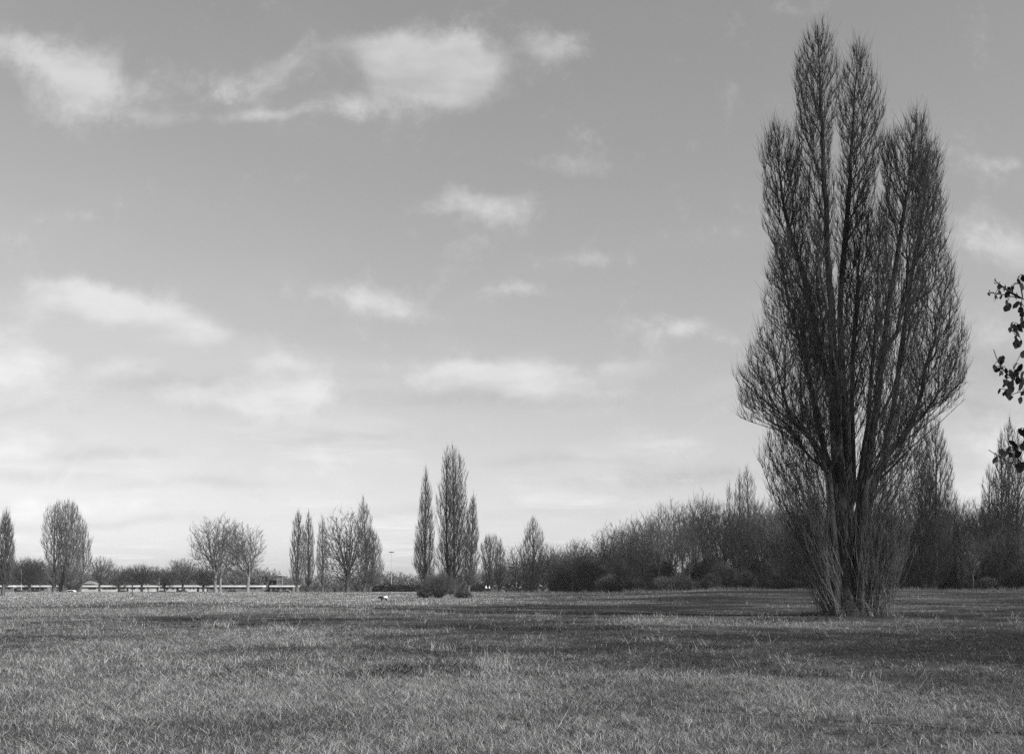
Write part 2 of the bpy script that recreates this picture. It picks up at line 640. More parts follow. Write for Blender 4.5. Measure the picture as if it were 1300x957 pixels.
def wmap(v, lo, hi, a=0.0, b=1.0):
    nd = N('ShaderNodeMapRange'); nd.interpolation_type = 'SMOOTHSTEP'
    LK(v, nd.inputs[0])
    nd.inputs[1].default_value = lo; nd.inputs[2].default_value = hi; nd.inputs[3].default_value = a; nd.inputs[4].default_value = b
    return nd.outputs[0]


tc = N('ShaderNodeTexCoord')
nrm = N('ShaderNodeVectorMath'); nrm.operation = 'NORMALIZE'
LK(tc.outputs['Generated'], nrm.inputs[0])
sep = N('ShaderNodeSeparateXYZ'); LK(nrm.outputs[0], sep.inputs[0])
dx, dy, dz = sep.outputs
sky = N('ShaderNodeTexSky')
sky.sky_type = 'NISHITA'
sky.sun_disc = False
sky.sun_elevation = SUN_EL
sky.sun_rotation = math.atan2(SUN_H[0], SUN_H[1])
sky.air_density = 1.0
sky.dust_density = 1.2
sky.ozone_density = 1.0
sc_ = N('ShaderNodeSeparateColor'); LK(sky.outputs[0], sc_.inputs[0])
# black and white film behind a yellow filter: weighted sum of the sky's channels
lum = wmath('MULTIPLY_ADD', sc_.outputs[0], SKY_R, wmath('MULTIPLY_ADD', sc_.outputs[1], SKY_G, wmath('MULTIPLY', sc_.outputs[2], SKY_B)))

lum = wmath('MULTIPLY', wmath('POWER', wmath('MAXIMUM', lum, 0.0), 0.86), 0.874)      # the film's response
# clouds: a layer seen in perspective, plus the larger banks over the park
zc = wmath('ADD', wmath('MAXIMUM', dz, 0.0), 0.05)
plane = N('ShaderNodeCombineXYZ')
LK(wmath('DIVIDE', dx, zc), plane.inputs[0]); LK(wmath('DIVIDE', dy, zc), plane.inputs[1])
n1 = N('ShaderNodeTexNoise'); n1.inputs['Scale'].default_value = 1.1; n1.inputs['Detail'].default_value = 9; n1.inputs['Roughness'].default_value = 0.58
LK(plane.outputs[0], n1.inputs['Vector'])
n1.inputs['Distortion'].default_value = 0.6
# direction plane (tangent plane straight ahead)
yy = wmath('MAXIMUM', dy, 0.05)
uv = N('ShaderNodeCombineXYZ')
LK(wmath('DIVIDE', dx, yy), uv.inputs[0]); LK(wmath('DIVIDE', dz, yy), uv.inputs[1])
st = N('ShaderNodeMapping'); st.inputs['Scale'].default_value = (1, 1.05, 1); LK(uv.outputs[0], st.inputs[0])
n2 = N('ShaderNodeTexNoise'); n2.inputs['Scale'].default_value = 12.0; n2.inputs['Detail'].default_value = 11; n2.inputs['Roughness'].default_value = 0.66; n2.inputs['Distortion'].default_value = 0.35
LK(st.outputs[0], n2.inputs['Vector'])
n3 = N('ShaderNodeTexNoise'); n3.inputs['Scale'].default_value = 6.0; n3.inputs['Detail'].default_value = 4
LK(st.outputs[0], n3.inputs['Vector'])
w_ = N('ShaderNodeVectorMath'); w_.operation = 'MULTIPLY_ADD'
w0 = N('ShaderNodeVectorMath'); w0.operation = 'SUBTRACT'; w0.inputs[1].default_value = (.5, .5, .5); LK(n3.outputs['Color'], w0.inputs[0])
LK(w0.outputs[0], w_.inputs[0]); w_.inputs[1].default_value = (0.07, 0.05, 0); LK(uv.outputs[0], w_.inputs[2])
warped = w_.outputs[0]

# x, y, rx, ry in photograph pixels of the tangent plane, strength, tilt in degrees
BANKS = [
    (528, 76, 60, 38, .95, 0), (572, 94, 58, 26, .85, 12), (484, 60, 26, 26, .7, 0), (608, 76, 32, 26, .6, 0), (460, 135, 40, 20, .4, 0),
    (50, 80, 66, 20, .5, 14), (108, 90, 46, 34, .62, 10), (20, 62, 40, 20, .4, 0), (110, 130, 70, 24, .45, 0),
    (215, 140, 75, 10, .38, 4), (333, 141, 52, 8, .6, -3), (205, 108, 36, 16, .3, 0), (300, 100, 50, 26, .35, -25), (390, 75, 60, 18, .35, -18),
    (694, 66, 40, 22, .55, 10), (726, 206, 62, 16, .47, 0), (570, 270, 64, 20, .40, -12), (634, 272, 44, 18, .42, 0), (600, 310, 60, 20, .25, 0),
    (735, 328, 62, 12, .4, 0), (668, 370, 52, 9, .38, 0), (97, 266, 32, 11, .45, 0), (435, 372, 85, 18, .42, 6), (505, 396, 52, 15, .42, 14),
    (105, 366, 65, 15, .62, 4), (150, 400, 100, 22, .95, 14), (235, 442, 125, 32, 1.1, 18), (310, 480, 80, 28, .95, 18), (90, 420, 70, 30, .75, 0), (190, 470, 150, 34, .55, 8), (320, 508, 70, 14, .5, 4),
    (0, 450, 55, 38, .75, 0), (20, 500, 80, 35, .45, 0), (620, 482, 78, 20, .8, 4), (675, 472, 60, 17, .85, 0), (580, 474, 36, 14, .65, 0), (700, 500, 110, 20, .45, 0),
    (800, 466, 34, 12, .75, -8), (862, 415, 38, 14, .75, 0), (914, 433, 22, 10, .6, 0), (965, 380, 34, 10, .4, 0),
    (1275, 213, 30, 11, .4, 0), (1240, 300, 52, 24, .5, 0), (1285, 335, 60, 20, .75, 0), (1240, 420, 90, 40, .35, 0), (1260, 590, 130, 40, .8, 0),
    (60, 548, 60, 9, .6, 3), (20, 565, 60, 12, .55, 0), (150, 640, 110, 11, .5, 0), (40, 630, 80, 11, .6, 0), (300, 600, 120, 10, .35, 0), (560, 620, 160, 12, .3, 0), (880, 560, 120, 16, .35, 0),
]
acc = None
for (px, py, rx, ry, s, a) in BANKS:
    mp = N('ShaderNodeMapping'); mp.vector_type = 'TEXTURE'
    mp.inputs['Location'].default_value = ((px - CX) / F, (HY - py) / F, 0)
    mp.inputs['Rotation'].default_value = (0, 0, math.radians(-a))
    mp.inputs['Scale'].default_value = (rx * 1.0 / F, ry * 1.08 / F, 1)
    LK(warped, mp.inputs[0])
    dt = N('ShaderNodeVectorMath'); dt.operation = 'DOT_PRODUCT'; LK(mp.outputs[0], dt.inputs[0]); LK(mp.outputs[0], dt.inputs[1])
    g = wmath('POWER', 0.42, dt.outputs['Value'])
    acc = wmath('MULTIPLY', g, s) if acc is None else wmath('MULTIPLY_ADD', g, s, acc)
ahead = wmap(dy, 0.05, 0.2)
acc = wmath('MULTIPLY', wmath('MULTIPLY', acc, 1.15), ahead)
noise2 = wmath('SUBTRACT', n2.outputs['Fac'], 0.5)
n5 = N('ShaderNodeTexNoise'); n5.inputs['Scale'].default_value = 34.0; n5.inputs['Detail'].default_value = 7; n5.inputs['Roughness'].default_value = 0.65
LK(st.outputs[0], n5.inputs['Vector'])
field = wmath('MULTIPLY_ADD', noise2, 2.1, wmath('MINIMUM', acc, 1.35))
field = wmath('MULTIPLY_ADD', wmath('SUBTRACT', n5.outputs['Fac'], 0.5), 0.9, field)
banks = wmap(field, 0.08, 1.12)
low = wmap(dz, 0.03, 0.30, 1.0, 0.12)
layer = wmath('MULTIPLY', wmap(n1.outputs['Fac'], 0.44, 0.74), low)
cover = wmath('SUBTRACT', 1.0, wmath('MULTIPLY', wmath('SUBTRACT', 1.0, banks), wmath('SUBTRACT', 1.0, wmath('MULTIPLY', layer, 0.75))))
# cloud brightness: bright tops, slightly greyer where thick noise says so
n4 = N('ShaderNodeTexNoise'); n4.inputs['Scale'].default_value = 7.0; n4.inputs['Detail'].default_value = 6
st4 = N('ShaderNodeMapping'); st4.inputs['Scale'].default_value = (1, 2.2, 1); st4.inputs['Location'].default_value = (3.1, 1.7, 0); LK(uv.outputs[0], st4.inputs[0])
LK(st4.outputs[0], n4.inputs['Vector'])
cb = wmap(n4.outputs['Fac'], 0.35, 0.62, CLOUD_LO, CLOUD_HI)
# greyer flat bases under the larger clouds
shade = None
for (px, py, rx, ry, s) in [(190, 492, 150, 14, .8), (330, 520, 90, 10, .6), (640, 512, 110, 12, .8), (60, 596, 100, 8, .7), (850, 606, 120, 10, 1.0), (250, 612, 120, 7, .6), (900, 640, 130, 8, .5), (520, 108, 60, 14, .35), (90, 126, 70, 12, .4),
                            (120, 575, 110, 8, .7), (30, 520, 90, 12, .6), (420, 560, 120, 8, .5), (700, 585, 120, 8, .5), (150, 660, 160, 6, .6), (1230, 470, 110, 22, .8), (1240, 525, 90, 16, .7), (560, 650, 180, 7, .4)]:
    mp = N('ShaderNodeMapping'); mp.vector_type = 'TEXTURE'
    mp.inputs['Location'].default_value = ((px - CX) / F, (HY - py) / F, 0)
    mp.inputs['Scale'].default_value = (rx / F, ry / F, 1)
    LK(warped, mp.inputs[0])
    dt = N('ShaderNodeVectorMath'); dt.operation = 'DOT_PRODUCT'; LK(mp.outputs[0], dt.inputs[0]); LK(mp.outputs[0], dt.inputs[1])
    g = wmath('POWER', 0.42, dt.outputs['Value'])
    shade = wmath('MULTIPLY', g, s) if shade is None else wmath('MULTIPLY_ADD', g, s, shade)
shade = wmath('MULTIPLY', wmath('MULTIPLY', wmath('MINIMUM', shade, 1.0), ahead), wmap(n2.outputs['Fac'], 0.3, 0.6))
mixv = N('ShaderNodeMix'); mixv.data_type = 'FLOAT'
LK(wmath('MULTIPLY', cover, CLOUD_MIX), mixv.inputs[0]); LK(lum, mixv.inputs[2]); LK(wmath('MULTIPLY', cb, wmath('MULTIPLY_ADD', lum, 0.62, 1.95)), mixv.inputs[3])
cmb = N('ShaderNodeCombineColor')
skyv = wmath('MULTIPLY', mixv.outputs[0], wmath('MULTIPLY_ADD', shade, -0.20, 1.0))
for k in range(3): LK(skyv, cmb.inputs[k])
bg = N('ShaderNodeBackground'); LK(cmb.outputs[0], bg.inputs[0]); bg.inputs[1].default_value = SKY_STRENGTH
wo = N('ShaderNodeOutputWorld'); LK(bg.outputs[0], wo.inputs[0])
try:
    world.cycles.sampling_method = 'MANUAL'; world.cycles.sample_map_resolution = 512
except Exception:
    pass

sun_d = bpy.data.lights.new('sun', 'SUN')
sun_d.energy = SUN_STRENGTH
sun_d.angle = math.radians(0.53)
sun_d.color = (1.0, 0.995, 0.985)
sun = bpy.data.objects.new('sun', sun_d)
col.objects.link(sun)
sun.location = (60, -40, 60)
to_sun = Vector((SUN_H[0] * math.cos(SUN_EL), SUN_H[1] * math.cos(SUN_EL), math.sin(SUN_EL)))
sun.rotation_euler = to_sun.to_track_quat('Z', 'Y').to_euler()

# ------------------------------------------------------------------ the ground: one sheet, and its grass


def patches(X, Y):
    """0 dark turf .. 1 dead straw, toned darker towards the right"""
    s = X / np.maximum(Y, 4.0)
    p = 0.57 + 0.68 * wave(X, Y * 1.0, 21, 0.22, 4) + 0.25 * wave(X, Y, 22, 1.1, 3)
    p = p - 0.36 * smooth(-0.05, 0.25, s) + 0.16 * smooth(0.05, 0.3, s) * (1 - smooth(22, 32, Y)) + 0.12 * smooth(0.0, -0.3, s)  # darker tone to the right, lifted again close by, paler to the left
    p = p + 0.55 * smooth(70, 100, Y) * smooth(0.08, -0.15, s) * (1 - smooth(235, 250, Y))
    p = p + 0.22 * wave(X, Y, 51, 0.75, 2) * (1 - smooth(60, 90, Y))
    p = p + 0.15 * smooth(24, 34, Y) * (1 - smooth(55, 75, Y)) * smooth(0.0, -0.2, s)
    p = p - 0.25 * np.exp(-((X + 2) / 8.0) ** 2 - ((Y - 13.0) / 2.5) ** 2)
    return np.clip(p, 0, 1)


def grid_axis(vals):
    return np.unique(np.round(np.concatenate(vals), 3))


gx = grid_axis([np.arange(-180, 180.1, 1.5), np.array([220, 280, 360, 500, 800, 1400, 2600, 4000]), -np.array([220, 280, 360, 500, 800, 1400, 2600, 4000])])
gy = grid_axis([np.array([-4000, -1500, -500, -200, -100, -60, -40, -25, -15, -8, -3, 0, 3]), np.arange(5, 110, 0.75), np.arange(110, 300, 2.5), np.array([310, 330, 360, 400, 500, 700, 1000, 1600, 2600, 5000])])
GX, GY = np.meshgrid(gx, gy)
GZ = ground_z(GX, GY)
nx, ny = len(gx), len(gy)
V = np.stack([GX, GY, GZ], 2).reshape(-1, 3)
ii = (np.arange(ny - 1)[:, None] * nx + np.arange(nx - 1)[None, :])
Q = np.stack([ii, ii + 1, ii + nx + 1, ii + nx], 2).reshape(-1, 4)
gtone = 0.026 + 0.076 * patches(GX, GY).ravel()
gme = make_mesh('ground', V, Q, tone=gtone)
gm, gnt, gb = new_mat('turf')
at = gnt.nodes.new('ShaderNodeAttribute'); at.attribute_name = 'tone'
geo = gnt.nodes.new('ShaderNodeNewGeometry')
gn = gnt.nodes.new('ShaderNodeTexNoise'); gn.inputs['Scale'].default_value = 2.2; gn.inputs['Detail'].default_value = 8; gn.inputs['Roughness'].default_value = 0.7
gnt.links.new(geo.outputs['Position'], gn.inputs['Vector'])
mr = gnt.nodes.new('ShaderNodeMapRange'); mr.inputs[1].default_value = 0.3; mr.inputs[2].default_value = 0.7; mr.inputs[3].default_value = 0.45; mr.inputs[4].default_value = 1.55
gnt.links.new(gn.outputs['Fac'], mr.inputs[0])
mu = gnt.nodes.new('ShaderNodeMath'); mu.operation = 'MULTIPLY'
gnt.links.new(at.outputs['Fac'], mu.inputs[0]); gnt.links.new(mr.outputs[0], mu.inputs[1])
gnt.links.new(mu.outputs[0], gb.inputs['Base Color'])
bp = gnt.nodes.new('ShaderNodeBump'); bp.inputs['Strength'].default_value = 0.8; bp.inputs['Distance'].default_value = 0.12
gnt.links.new(gn.outputs['Fac'], bp.inputs['Height']); gnt.links.new(bp.outputs['Normal'], gb.inputs['Normal'])
gb.inputs['Specular IOR Level'].default_value = 0.0
MATS['turf'] = gm
tag(link('ground', gme, 'turf'), kind='structure')

# pale path along the far side of the meadow, dark worn verge in front of it
def strip(name, pts, w, mat, dz=0.03):
    pts = np.array(pts, float)
    t = np.arange(0, 1.0001, 0.01) * (len(pts) - 1)
    xs = np.interp(t, np.arange(len(pts)), pts[:, 0]); ys = np.interp(t, np.arange(len(pts)), pts[:, 1])
    wob = 0.3 * np.sin(xs * 0.13)
    A = np.stack([xs, ys - w / 2 + wob, ground_z(xs, ys - w / 2) + dz], 1); B = np.stack([xs, ys + w / 2 + wob, ground_z(xs, ys + w / 2) + dz], 1)
    V = np.stack([A, B], 1).reshape(-1, 3)
    k = np.arange(len(xs) - 1) * 2
    Q = np.stack([k, k + 2, k + 3, k + 1], 1)
    return tag(link(name, make_mesh(name, V, Q), mat), kind='structure')


strip('path', [(-165, 246), (-90, 243), (-40, 240), (-10, 238), (20, 246)], 9.0, 'path_pale', 0.05)


def blades(X, Y, h, w, tone, lean=0.35, two=False):
    n = len(X)
    Z = ground_z(X, Y) - 0.01
    a = rng.uniform(0, 2 * math.pi, n)
    side = np.stack([np.cos(a), np.sin(a), np.zeros(n)], 1)
    b = rng.uniform(0, 2 * math.pi, n)
    ln = h * lean * rng.uniform(0.2, 1.6, n)
    tipo = np.stack([np.cos(b) * ln, np.sin(b) * ln, h], 1)
    base = np.stack([X, Y, Z], 1)
    hw = (side * (w / 2)[:, None])
    if not two:
        V = np.stack([base - hw, base + hw, base + tipo], 1).reshape(-1, 3)
        T = (np.arange(n) * 3)[:, None] + np.arange(3)[None, :]
        return V, T, np.repeat(tone, 3)
    mid = base + tipo * np.array([0.33, 0.33, 0.55])
    V = np.stack([base - hw, base + hw, mid - hw * .7, mid + hw * .7, base + tipo], 1).reshape(-1, 3)
    k = (np.arange(n) * 5)[:, None]
    T = np.concatenate([k + np.array([[0, 1, 3]]), k + np.array([[0, 3, 2]]), k + np.array([[2, 3, 4]])])
    return V, T, np.repeat(tone, 5)


def scatter(n, y0, y1, margin=0.62):
    Y = np.sqrt(rng.uniform(y0 ** 2, y1 ** 2, n))
    X = rng.uniform(-margin, margin, n) * Y
    return X, Y


def blade_tone(X, Y):
    p = patches(X, Y)
    straw = rng.random(len(X)) < (0.12 + 0.65 * p)
    far_left = 1 + 0.5 * smooth(60, 110, Y) * smooth(0.1, -0.12, X / np.maximum(Y, 4))
    return np.where(straw, far_left * rng.uniform(0.10, 0.34, len(X)) * (0.5 + 0.6 * p), rng.uniform(0.025, 0.08, len(X)) * (0.7 + 0.6 * p))


gV, gT, gTone, goff = [], [], [], 0


def add_blades(*args, **kw):
    global goff
    V, T, t = blades(*args, **kw)
    gV.append(V); gT.append(T + goff); gTone.append(t); goff += len(V)


def clump(X, Y, n_per, rad):
    k = np.repeat(np.arange(len(X)), n_per)
    a = rng.uniform(0, 6.283, len(k)); q = rad * np.sqrt(rng.random(len(k)))
    return X[k] + q * np.cos(a), Y[k] + q * np.sin(a), k


# nearest turf: short blades in clumps
for (n, per, y0, y1, h0, h1, w, rad) in ((26000, 14, 7.5, 17, .03, .085, .0055, .11), (26000, 11, 17, 32, .035, .10, .0085, .16),
                                         (30000, 7, 32, 70, .04, .12, .016, .3), (26000, 6, 70, 140, .06, .15, .032, .6), (22000, 6, 140, 250, .08, .17, .05, 1.0)):
    X, Y = scatter(n, y0, y1)
    keep = rng.random(n) < (0.35 + 0.75 * (0.5 + 0.5 * wave(X, Y, 31, 0.5, 3)))
    X, Y = X[keep], Y[keep]
    hs = rng.uniform(h0, h1, len(X)) * (0.75 + 0.6 * patches(X, Y))
    bx, by, k = clump(X, Y, per, rad)
    t0 = blade_tone(X, Y)
    t0 = t0 * np.where(rng.random(len(X)) < 0.22, 0.45, 1.0)
    tn = np.where(rng.random(len(k)) < 0.7, t0[k], blade_tone(bx, by))
    add_blades(bx, by, hs[k] * rng.uniform(.4, 1.25, len(k)), w * rng.uniform(.6, 1.5, len(k)), tn * rng.uniform(.7, 1.3, len(k)), lean=1.15, two=(y1 < 40))
# tall dead stems, singly and in tussocks
X, Y = scatter(2000, 9, 60)
keep = rng.random(len(X)) < 0.15 + 0.8 * patches(X, Y) * (0.5 + 0.5 * wave(X, Y, 33, 0.3, 3))
X, Y = X[keep], Y[keep]
bx, by, k = clump(X, Y, 5, 0.22)
add_blades(bx, by, rng.uniform(.12, .36, len(k)), 0.004 + 0.00025 * by, rng.uniform(.15, .36, len(k)), lean=0.7)
X, Y = scatter(3400, 60, 235)
s_ = X / Y
keep = rng.random(len(X)) < np.clip(0.03 + 1.0 * smooth(0.10, -0.1, s_) * patches(X, Y), 0, 1)
X, Y = X[keep], Y[keep]
bx, by, k = clump(X, Y, 7, 0.8)
add_blades(bx, by, rng.uniform(.12, .32, len(k)), np.full(len(k), 0.028) + 0.0001 * by, rng.uniform(.2, .42, len(k)), lean=0.3)
TUFTS = [(628, 850, 150, .62, .34), (560, 826, 60, .45, .3), (292, 778, 120, .75, 1.0), (275, 796, 120, .6, .8), (520, 768, 110, .8, 1.3), (70, 856, 40, .5, .2), (100, 806, 40, .5, .5),
         (380, 820, 50, .45, .5), (1090, 860, 40, .35, .3), (830, 815, 50, .4, .6), (805, 790, 70, .5, .9), (670, 812, 50, .4, .5), (470, 762, 80, .7, 1.4), (350, 800, 60, .45, .7)]
for (px, py, n, h, rad) in TUFTS:
    Yt = F * CH / (py - HY); Xt = wx(px, Yt)
    bx, by, k = clump(np.array([Xt]), np.array([Yt]), n, rad)
    add_blades(bx, by, h * .62 * rng.uniform(.35, 1.15, n), np.full(n, 0.004 + 0.00028 * Yt), rng.uniform(.15, .38, n), lean=0.75, two=True)
# low dark weeds
for (px, py, n, h, rad) in [(300, 862, 260, .12, 1.1), (545, 850, 420, .16, 1.0), (480, 858, 300, .14, .8), (330, 850, 160, .1, .7), (775, 800, 160, .2, .8), (690, 799, 90, .2, .6), (530, 797, 90, .2, .6), (575, 797, 90, .2, .5),
                            (905, 823, 150, .14, .6), (640, 800, 90, .15, .6), (1000, 858, 200, .1, .8), (690, 768, 120, .3, 2.0), (840, 765, 120, .35, 1.2), (740, 760, 60, .35, 1.2), (385, 793, 60, .2, .6), (320, 795, 80, .2, .8),
                            (1010, 786, 260, .25, 2.2), (960, 787, 160, .2, 2.2), (1050, 783, 240, .3, 1.2)]:
    Yt = F * CH / (py - HY); Xt = wx(px, Yt)
    bx, by, k = clump(np.array([Xt]), np.array([Yt]), n, rad)
    add_blades(bx, by, h * rng.uniform(.4, 1.1, n), np.full(n, 0.02 + 0.0006 * Yt), rng.uniform(.02, .05, n), lean=1.1)
# dark rosettes and trodden tussocks through the near turf
X, Y = scatter(1500, 8, 42)
keep = rng.random(len(X)) < np.clip(.5 + .8 * wave(X, Y, 37, 0.45, 3), 0, 1)
X, Y = X[keep], Y[keep]
bx, by, k = clump(X, Y, 16, 0.16)
rs = rng.uniform(.4, 1.4, len(X))
add_blades(bx, by, rs[k] * rng.uniform(.03, .10, len(k)), 0.012 + 0.0007 * by, rng.uniform(.015, .06, len(k)), lean=1.6)
# rough margin along the foot of the wood and of the far hedge
m = 900
px_ = rng.uniform(560, 1330, m)
Y = np.interp(px_, [560, 700, 800, 1000, 1330], [236, 228, 178, 172, 150]) + rng.uniform(-12, 6, m)
X = (px_ - CX) / F * Y
hh = rng.uniform(.15, .5, m) * (0.6 + 1.2 * np.clip(wave(X, Y, 41, 0.35, 3) + .3, 0, 1))
bx, by, k = clump(X, Y, 16, 0.8)
add_blades(bx, by, hh[k] * rng.uniform(.5, 1.4, len(k)), np.full(len(k), 0.05), np.where(rng.random(len(k)) < .5, rng.uniform(.02, .06, len(k)), rng.uniform(.08, .2, len(k))), lean=0.6)
gr = link('grass', make_mesh('grass', np.concatenate(gV), tris=np.concatenate(gT), smooth_shade=False, tone=np.concatenate(gTone)), 'grass_blades')
tag(gr, kind='stuff')
# ------------------------------------------------------------------ the big multi-stemmed poplar
D0_ = 50.6
BX, BY, BZ = wx(1078, D0_), D0_, float(ground_z(wx(1078, D0_), D0_))


def L(px, py, d=0.0):
    """photograph pixel at the tree's distance -> metres round the tree's base"""
    return (wx(px, D0_) - BX, d, wz(py, D0_) - BZ)


def big_poplar():
    sk = Skeleton(260000)
    LD = [
        (0, [(1078, 790, 0), (1075, 740, 0), (1071, 690, 0), (1067, 640, 0)], .62, .44),
        (6, [(1056, 790, -.35), (1057, 730, -.4), (1052, 660, -.45), (1046, 592, -.5)], .30, .16),
        (5, [(1099, 790, .1), (1098, 730, .2), (1101, 680, .25), (1104, 645, .3)], .27, .2),
        (4, [(1088, 790, -.5), (1086, 735, -.55), (1088, 675, -.6), (1092, 620, -.7)], .29, .2),
        (7, [(1111, 790, -.2), (1110, 745, -.1), (1106, 700, .1), (1101, 660, .25)], .2, .12),
        (1, [(1067, 640, 0), (1063, 560, .1), (1059, 470, .1), (1055, 380, 0), (1049, 290, 0), (1044, 190, -.1), (1041, 100, 0), (1039, 34, 0)], .38, .03),
        (3, [(1072, 690, 0), (1078, 620, .3), (1079, 540, .5), (1073, 470, .5), (1071, 400, .6), (1076, 320, .6), (1082, 230, .5), (1089, 140, .5), (1094, 54, .5)], .34, .03),
        (2, [(1062, 520, .1), (1046, 430, .8), (1029, 350, 1.0), (1011, 280, 1.2), (998, 210, 1.2), (990, 143, 1.2)], .16, .02),
        (6, [(1066, 640, 0), (1046, 592, -.5), (1020, 556, -.9), (1000, 541, -1.2), (974, 524, -1.3), (952, 508, -1.3), (937, 488, -1.2)], .17, .03),
        (6, [(1046, 592, -.5), (1030, 520, -.9), (1006, 440, -1.1), (990, 370, -1.0), (982, 308, -1.0)], .15, .02),
        (4, [(1074, 700, 0), (1092, 620, -.7), (1100, 540, -1.2), (1108, 450, -1.4), (1119, 370, -1.5), (1133, 280, -1.5), (1145, 210, -1.5), (1150, 162, -1.5)], .25, .025),
        (5, [(1078, 720, 0), (1104, 645, .3), (1124, 580, .5), (1140, 510, .6), (1152, 430, .6), (1163, 350, .6), (1177, 270, .5), (1187, 193, .5)], .24, .025),
        (5, [(1124, 580, .5), (1158, 544, .2), (1188, 508, 0), (1210, 468, -.1), (1222, 420, -.1)], .12, .02),
        (5, [(1114, 615, .4), (1138, 580, -.9), (1162, 556, -1.4), (1186, 534, -1.6), (1204, 515, -1.7)], .09, .012),
        (7, [(1085, 650, .4), (1096, 540, 1.5), (1100, 440, 2.0), (1106, 350, 2.1), (1112, 270, 2.1), (1116, 205, 2.0)], .2, .02),
        (8, [(1066, 620, -.2), (1052, 540, -1.6), (1038, 450, -2.2), (1026, 380, -2.3), (1018, 310, -2.3)], .17, .02),
        (9, [(1085, 640, -.2), (1086, 540, -1.8), (1088, 450, -2.4), (1092, 360, -2.5), (1096, 290, -2.5)], .18, .02),
        (10, [(1060, 600, .4), (1048, 520, 1.8), (1040, 430, 2.3), (1036, 360, 2.3)], .15, .02),
    ]
    for g, pts, r0, r1 in LD:
        sk.leader([L(*p) for p in pts], g, r0, r1, 0.45, 0.05, root=(pts[0][1] > 780), pw=(1.0 if pts[0][1] > 780 else 1.7))
    CR = {  # y, left, right rows, depth centre, depth factor, tips
        1: ([(30, 1037, 1043), (50, 1024, 1055), (80, 1013, 1060), (120, 1010, 1060), (180, 1014, 1057), (260, 1020, 1054), (350, 1022, 1054), (450, 1032, 1060), (520, 1045, 1062)], 0, 1.0, 1300),
        2: ([(140, 985, 996), (155, 979, 1010), (175, 977, 1022), (205, 976, 1028), (240, 977, 1031), (270, 982, 1031), (300, 986, 1034), (380, 1000, 1040), (450, 1022, 1052)], 1.2, 1.0, 900),
        3: ([(48, 1089, 1099), (70, 1077, 1106), (110, 1071, 1117), (140, 1069, 1126), (190, 1068, 1122), (250, 1066, 1112), (320, 1066, 1108), (420, 1070, 1103), (500, 1072, 1100)], .5, 1.0, 1250),
        4: ([(158, 1147, 1154), (170, 1136, 1162), (188, 1114, 1166), (220, 1106, 1170), (300, 1106, 1170), (380, 1100, 1165), (460, 1095, 1150), (540, 1090, 1130), (600, 1085, 1112)], -1.5, .9, 1400),
        5: ([(184, 1172, 1194), (198, 1160, 1199), (225, 1156, 1200), (260, 1160, 1201), (330, 1160, 1207), (380, 1160, 1219), (430, 1155, 1224), (480, 1145, 1226), (510, 1140, 1212), (540, 1130, 1176), (580, 1120, 1152)], .3, 1.1, 1700),
        6: ([(303, 979, 991), (330, 971, 1005), (380, 966, 1020), (420, 962, 1030), (450, 950, 1035), (480, 934, 1040), (505, 930, 1040), (530, 944, 1045), (552, 985, 1050), (590, 1020, 1056)], -1.1, 1.0, 1500),
        7: ([(205, 1112, 1120), (250, 1095, 1132), (350, 1085, 1140), (450, 1080, 1132), (550, 1080, 1115)], 2.0, 1.0, 650),
        8: ([(305, 1012, 1024), (350, 1005, 1044), (450, 1012, 1060), (540, 1035, 1068)], -2.2, .9, 500),
        9: ([(285, 1092, 1100), (340, 1080, 1112), (450, 1072, 1110), (540, 1075, 1098)], -2.4, .9, 450),
        10: ([(350, 1032, 1040), (400, 1022, 1052), (480, 1028, 1062), (550, 1040, 1066)], 2.2, .9, 350),
    }
    for g, (rows, dc, df, n) in CR.items():
        R = [(wz(y, D0_) - BZ, wx((a + b) / 2 - (b - a) * .55, D0_) - BX, wx((a + b) / 2 + (b - a) * .55, D0_) - BX) for (y, a, b) in rows]
        n = int(n * 2.0)
        T = sample_rows(R, n, dc, df, 0.5, 0.42)
        mid = np.interp(T[:, 2], [r[0] for r in sorted(R)], [(r[1] + r[2]) / 2 for r in sorted(R)])
        o = np.argsort(np.hypot(T[:, 0] - mid, T[:, 1] - dc) + 0.06 * T[:, 2] + rng.uniform(0, .6, n))
        sk.attach(T[o], np.full(n, g), ka=2.0, bf=0.22, minup=(0.45 if g in (5, 6) else 0.72), step=0.35, wob=0.045, curl_up=0.75, free_grp=-1)
    # infill between the leaders
    for g, rows, dc, n in ((2, [(172, 1002, 1014), (220, 1003, 1022), (310, 1004, 1026)], .6, 260), (4, [(182, 1114, 1132), (230, 1111, 1134), (310, 1106, 1132)], -.6, 320), (5, [(178, 1158, 1172), (230, 1154, 1176), (300, 1150, 1176)], -.3, 240)):
        R = [(wz(y, D0_) - BZ, wx(a, D0_) - BX, wx(b, D0_) - BX) for (y, a, b) in rows]
        T = sample_rows(R, n, dc, 1.0, .5, .5)
        sk.attach(T[np.argsort(T[:, 2] + rng.uniform(0, 2, n))], None, ka=2.0, bf=0.2, minup=0.75, step=0.35, wob=0.045, curl_up=0.75)
    # lower boughs, filling out the waist above the shoots
    for rows, dc, n in (([(525, 978, 1052), (560, 966, 1054), (600, 964, 1058), (640, 984, 1060), (690, 1014, 1062), (735, 1036, 1066)], 0, 1600),
                        ([(520, 1100, 1186), (560, 1092, 1180), (610, 1086, 1170), (650, 1084, 1158), (700, 1082, 1142), (745, 1088, 1132)], -.1, 2000),
                        ([(520, 1060, 1100), (580, 1058, 1098), (640, 1060, 1096)], 1.6, 260)):
        R = [(wz(y, D0_) - BZ, wx(a, D0_) - BX, wx(b, D0_) - BX) for (y, a, b) in rows]
        T = sample_rows(R, n, dc, .9, 0.8, 0.5)
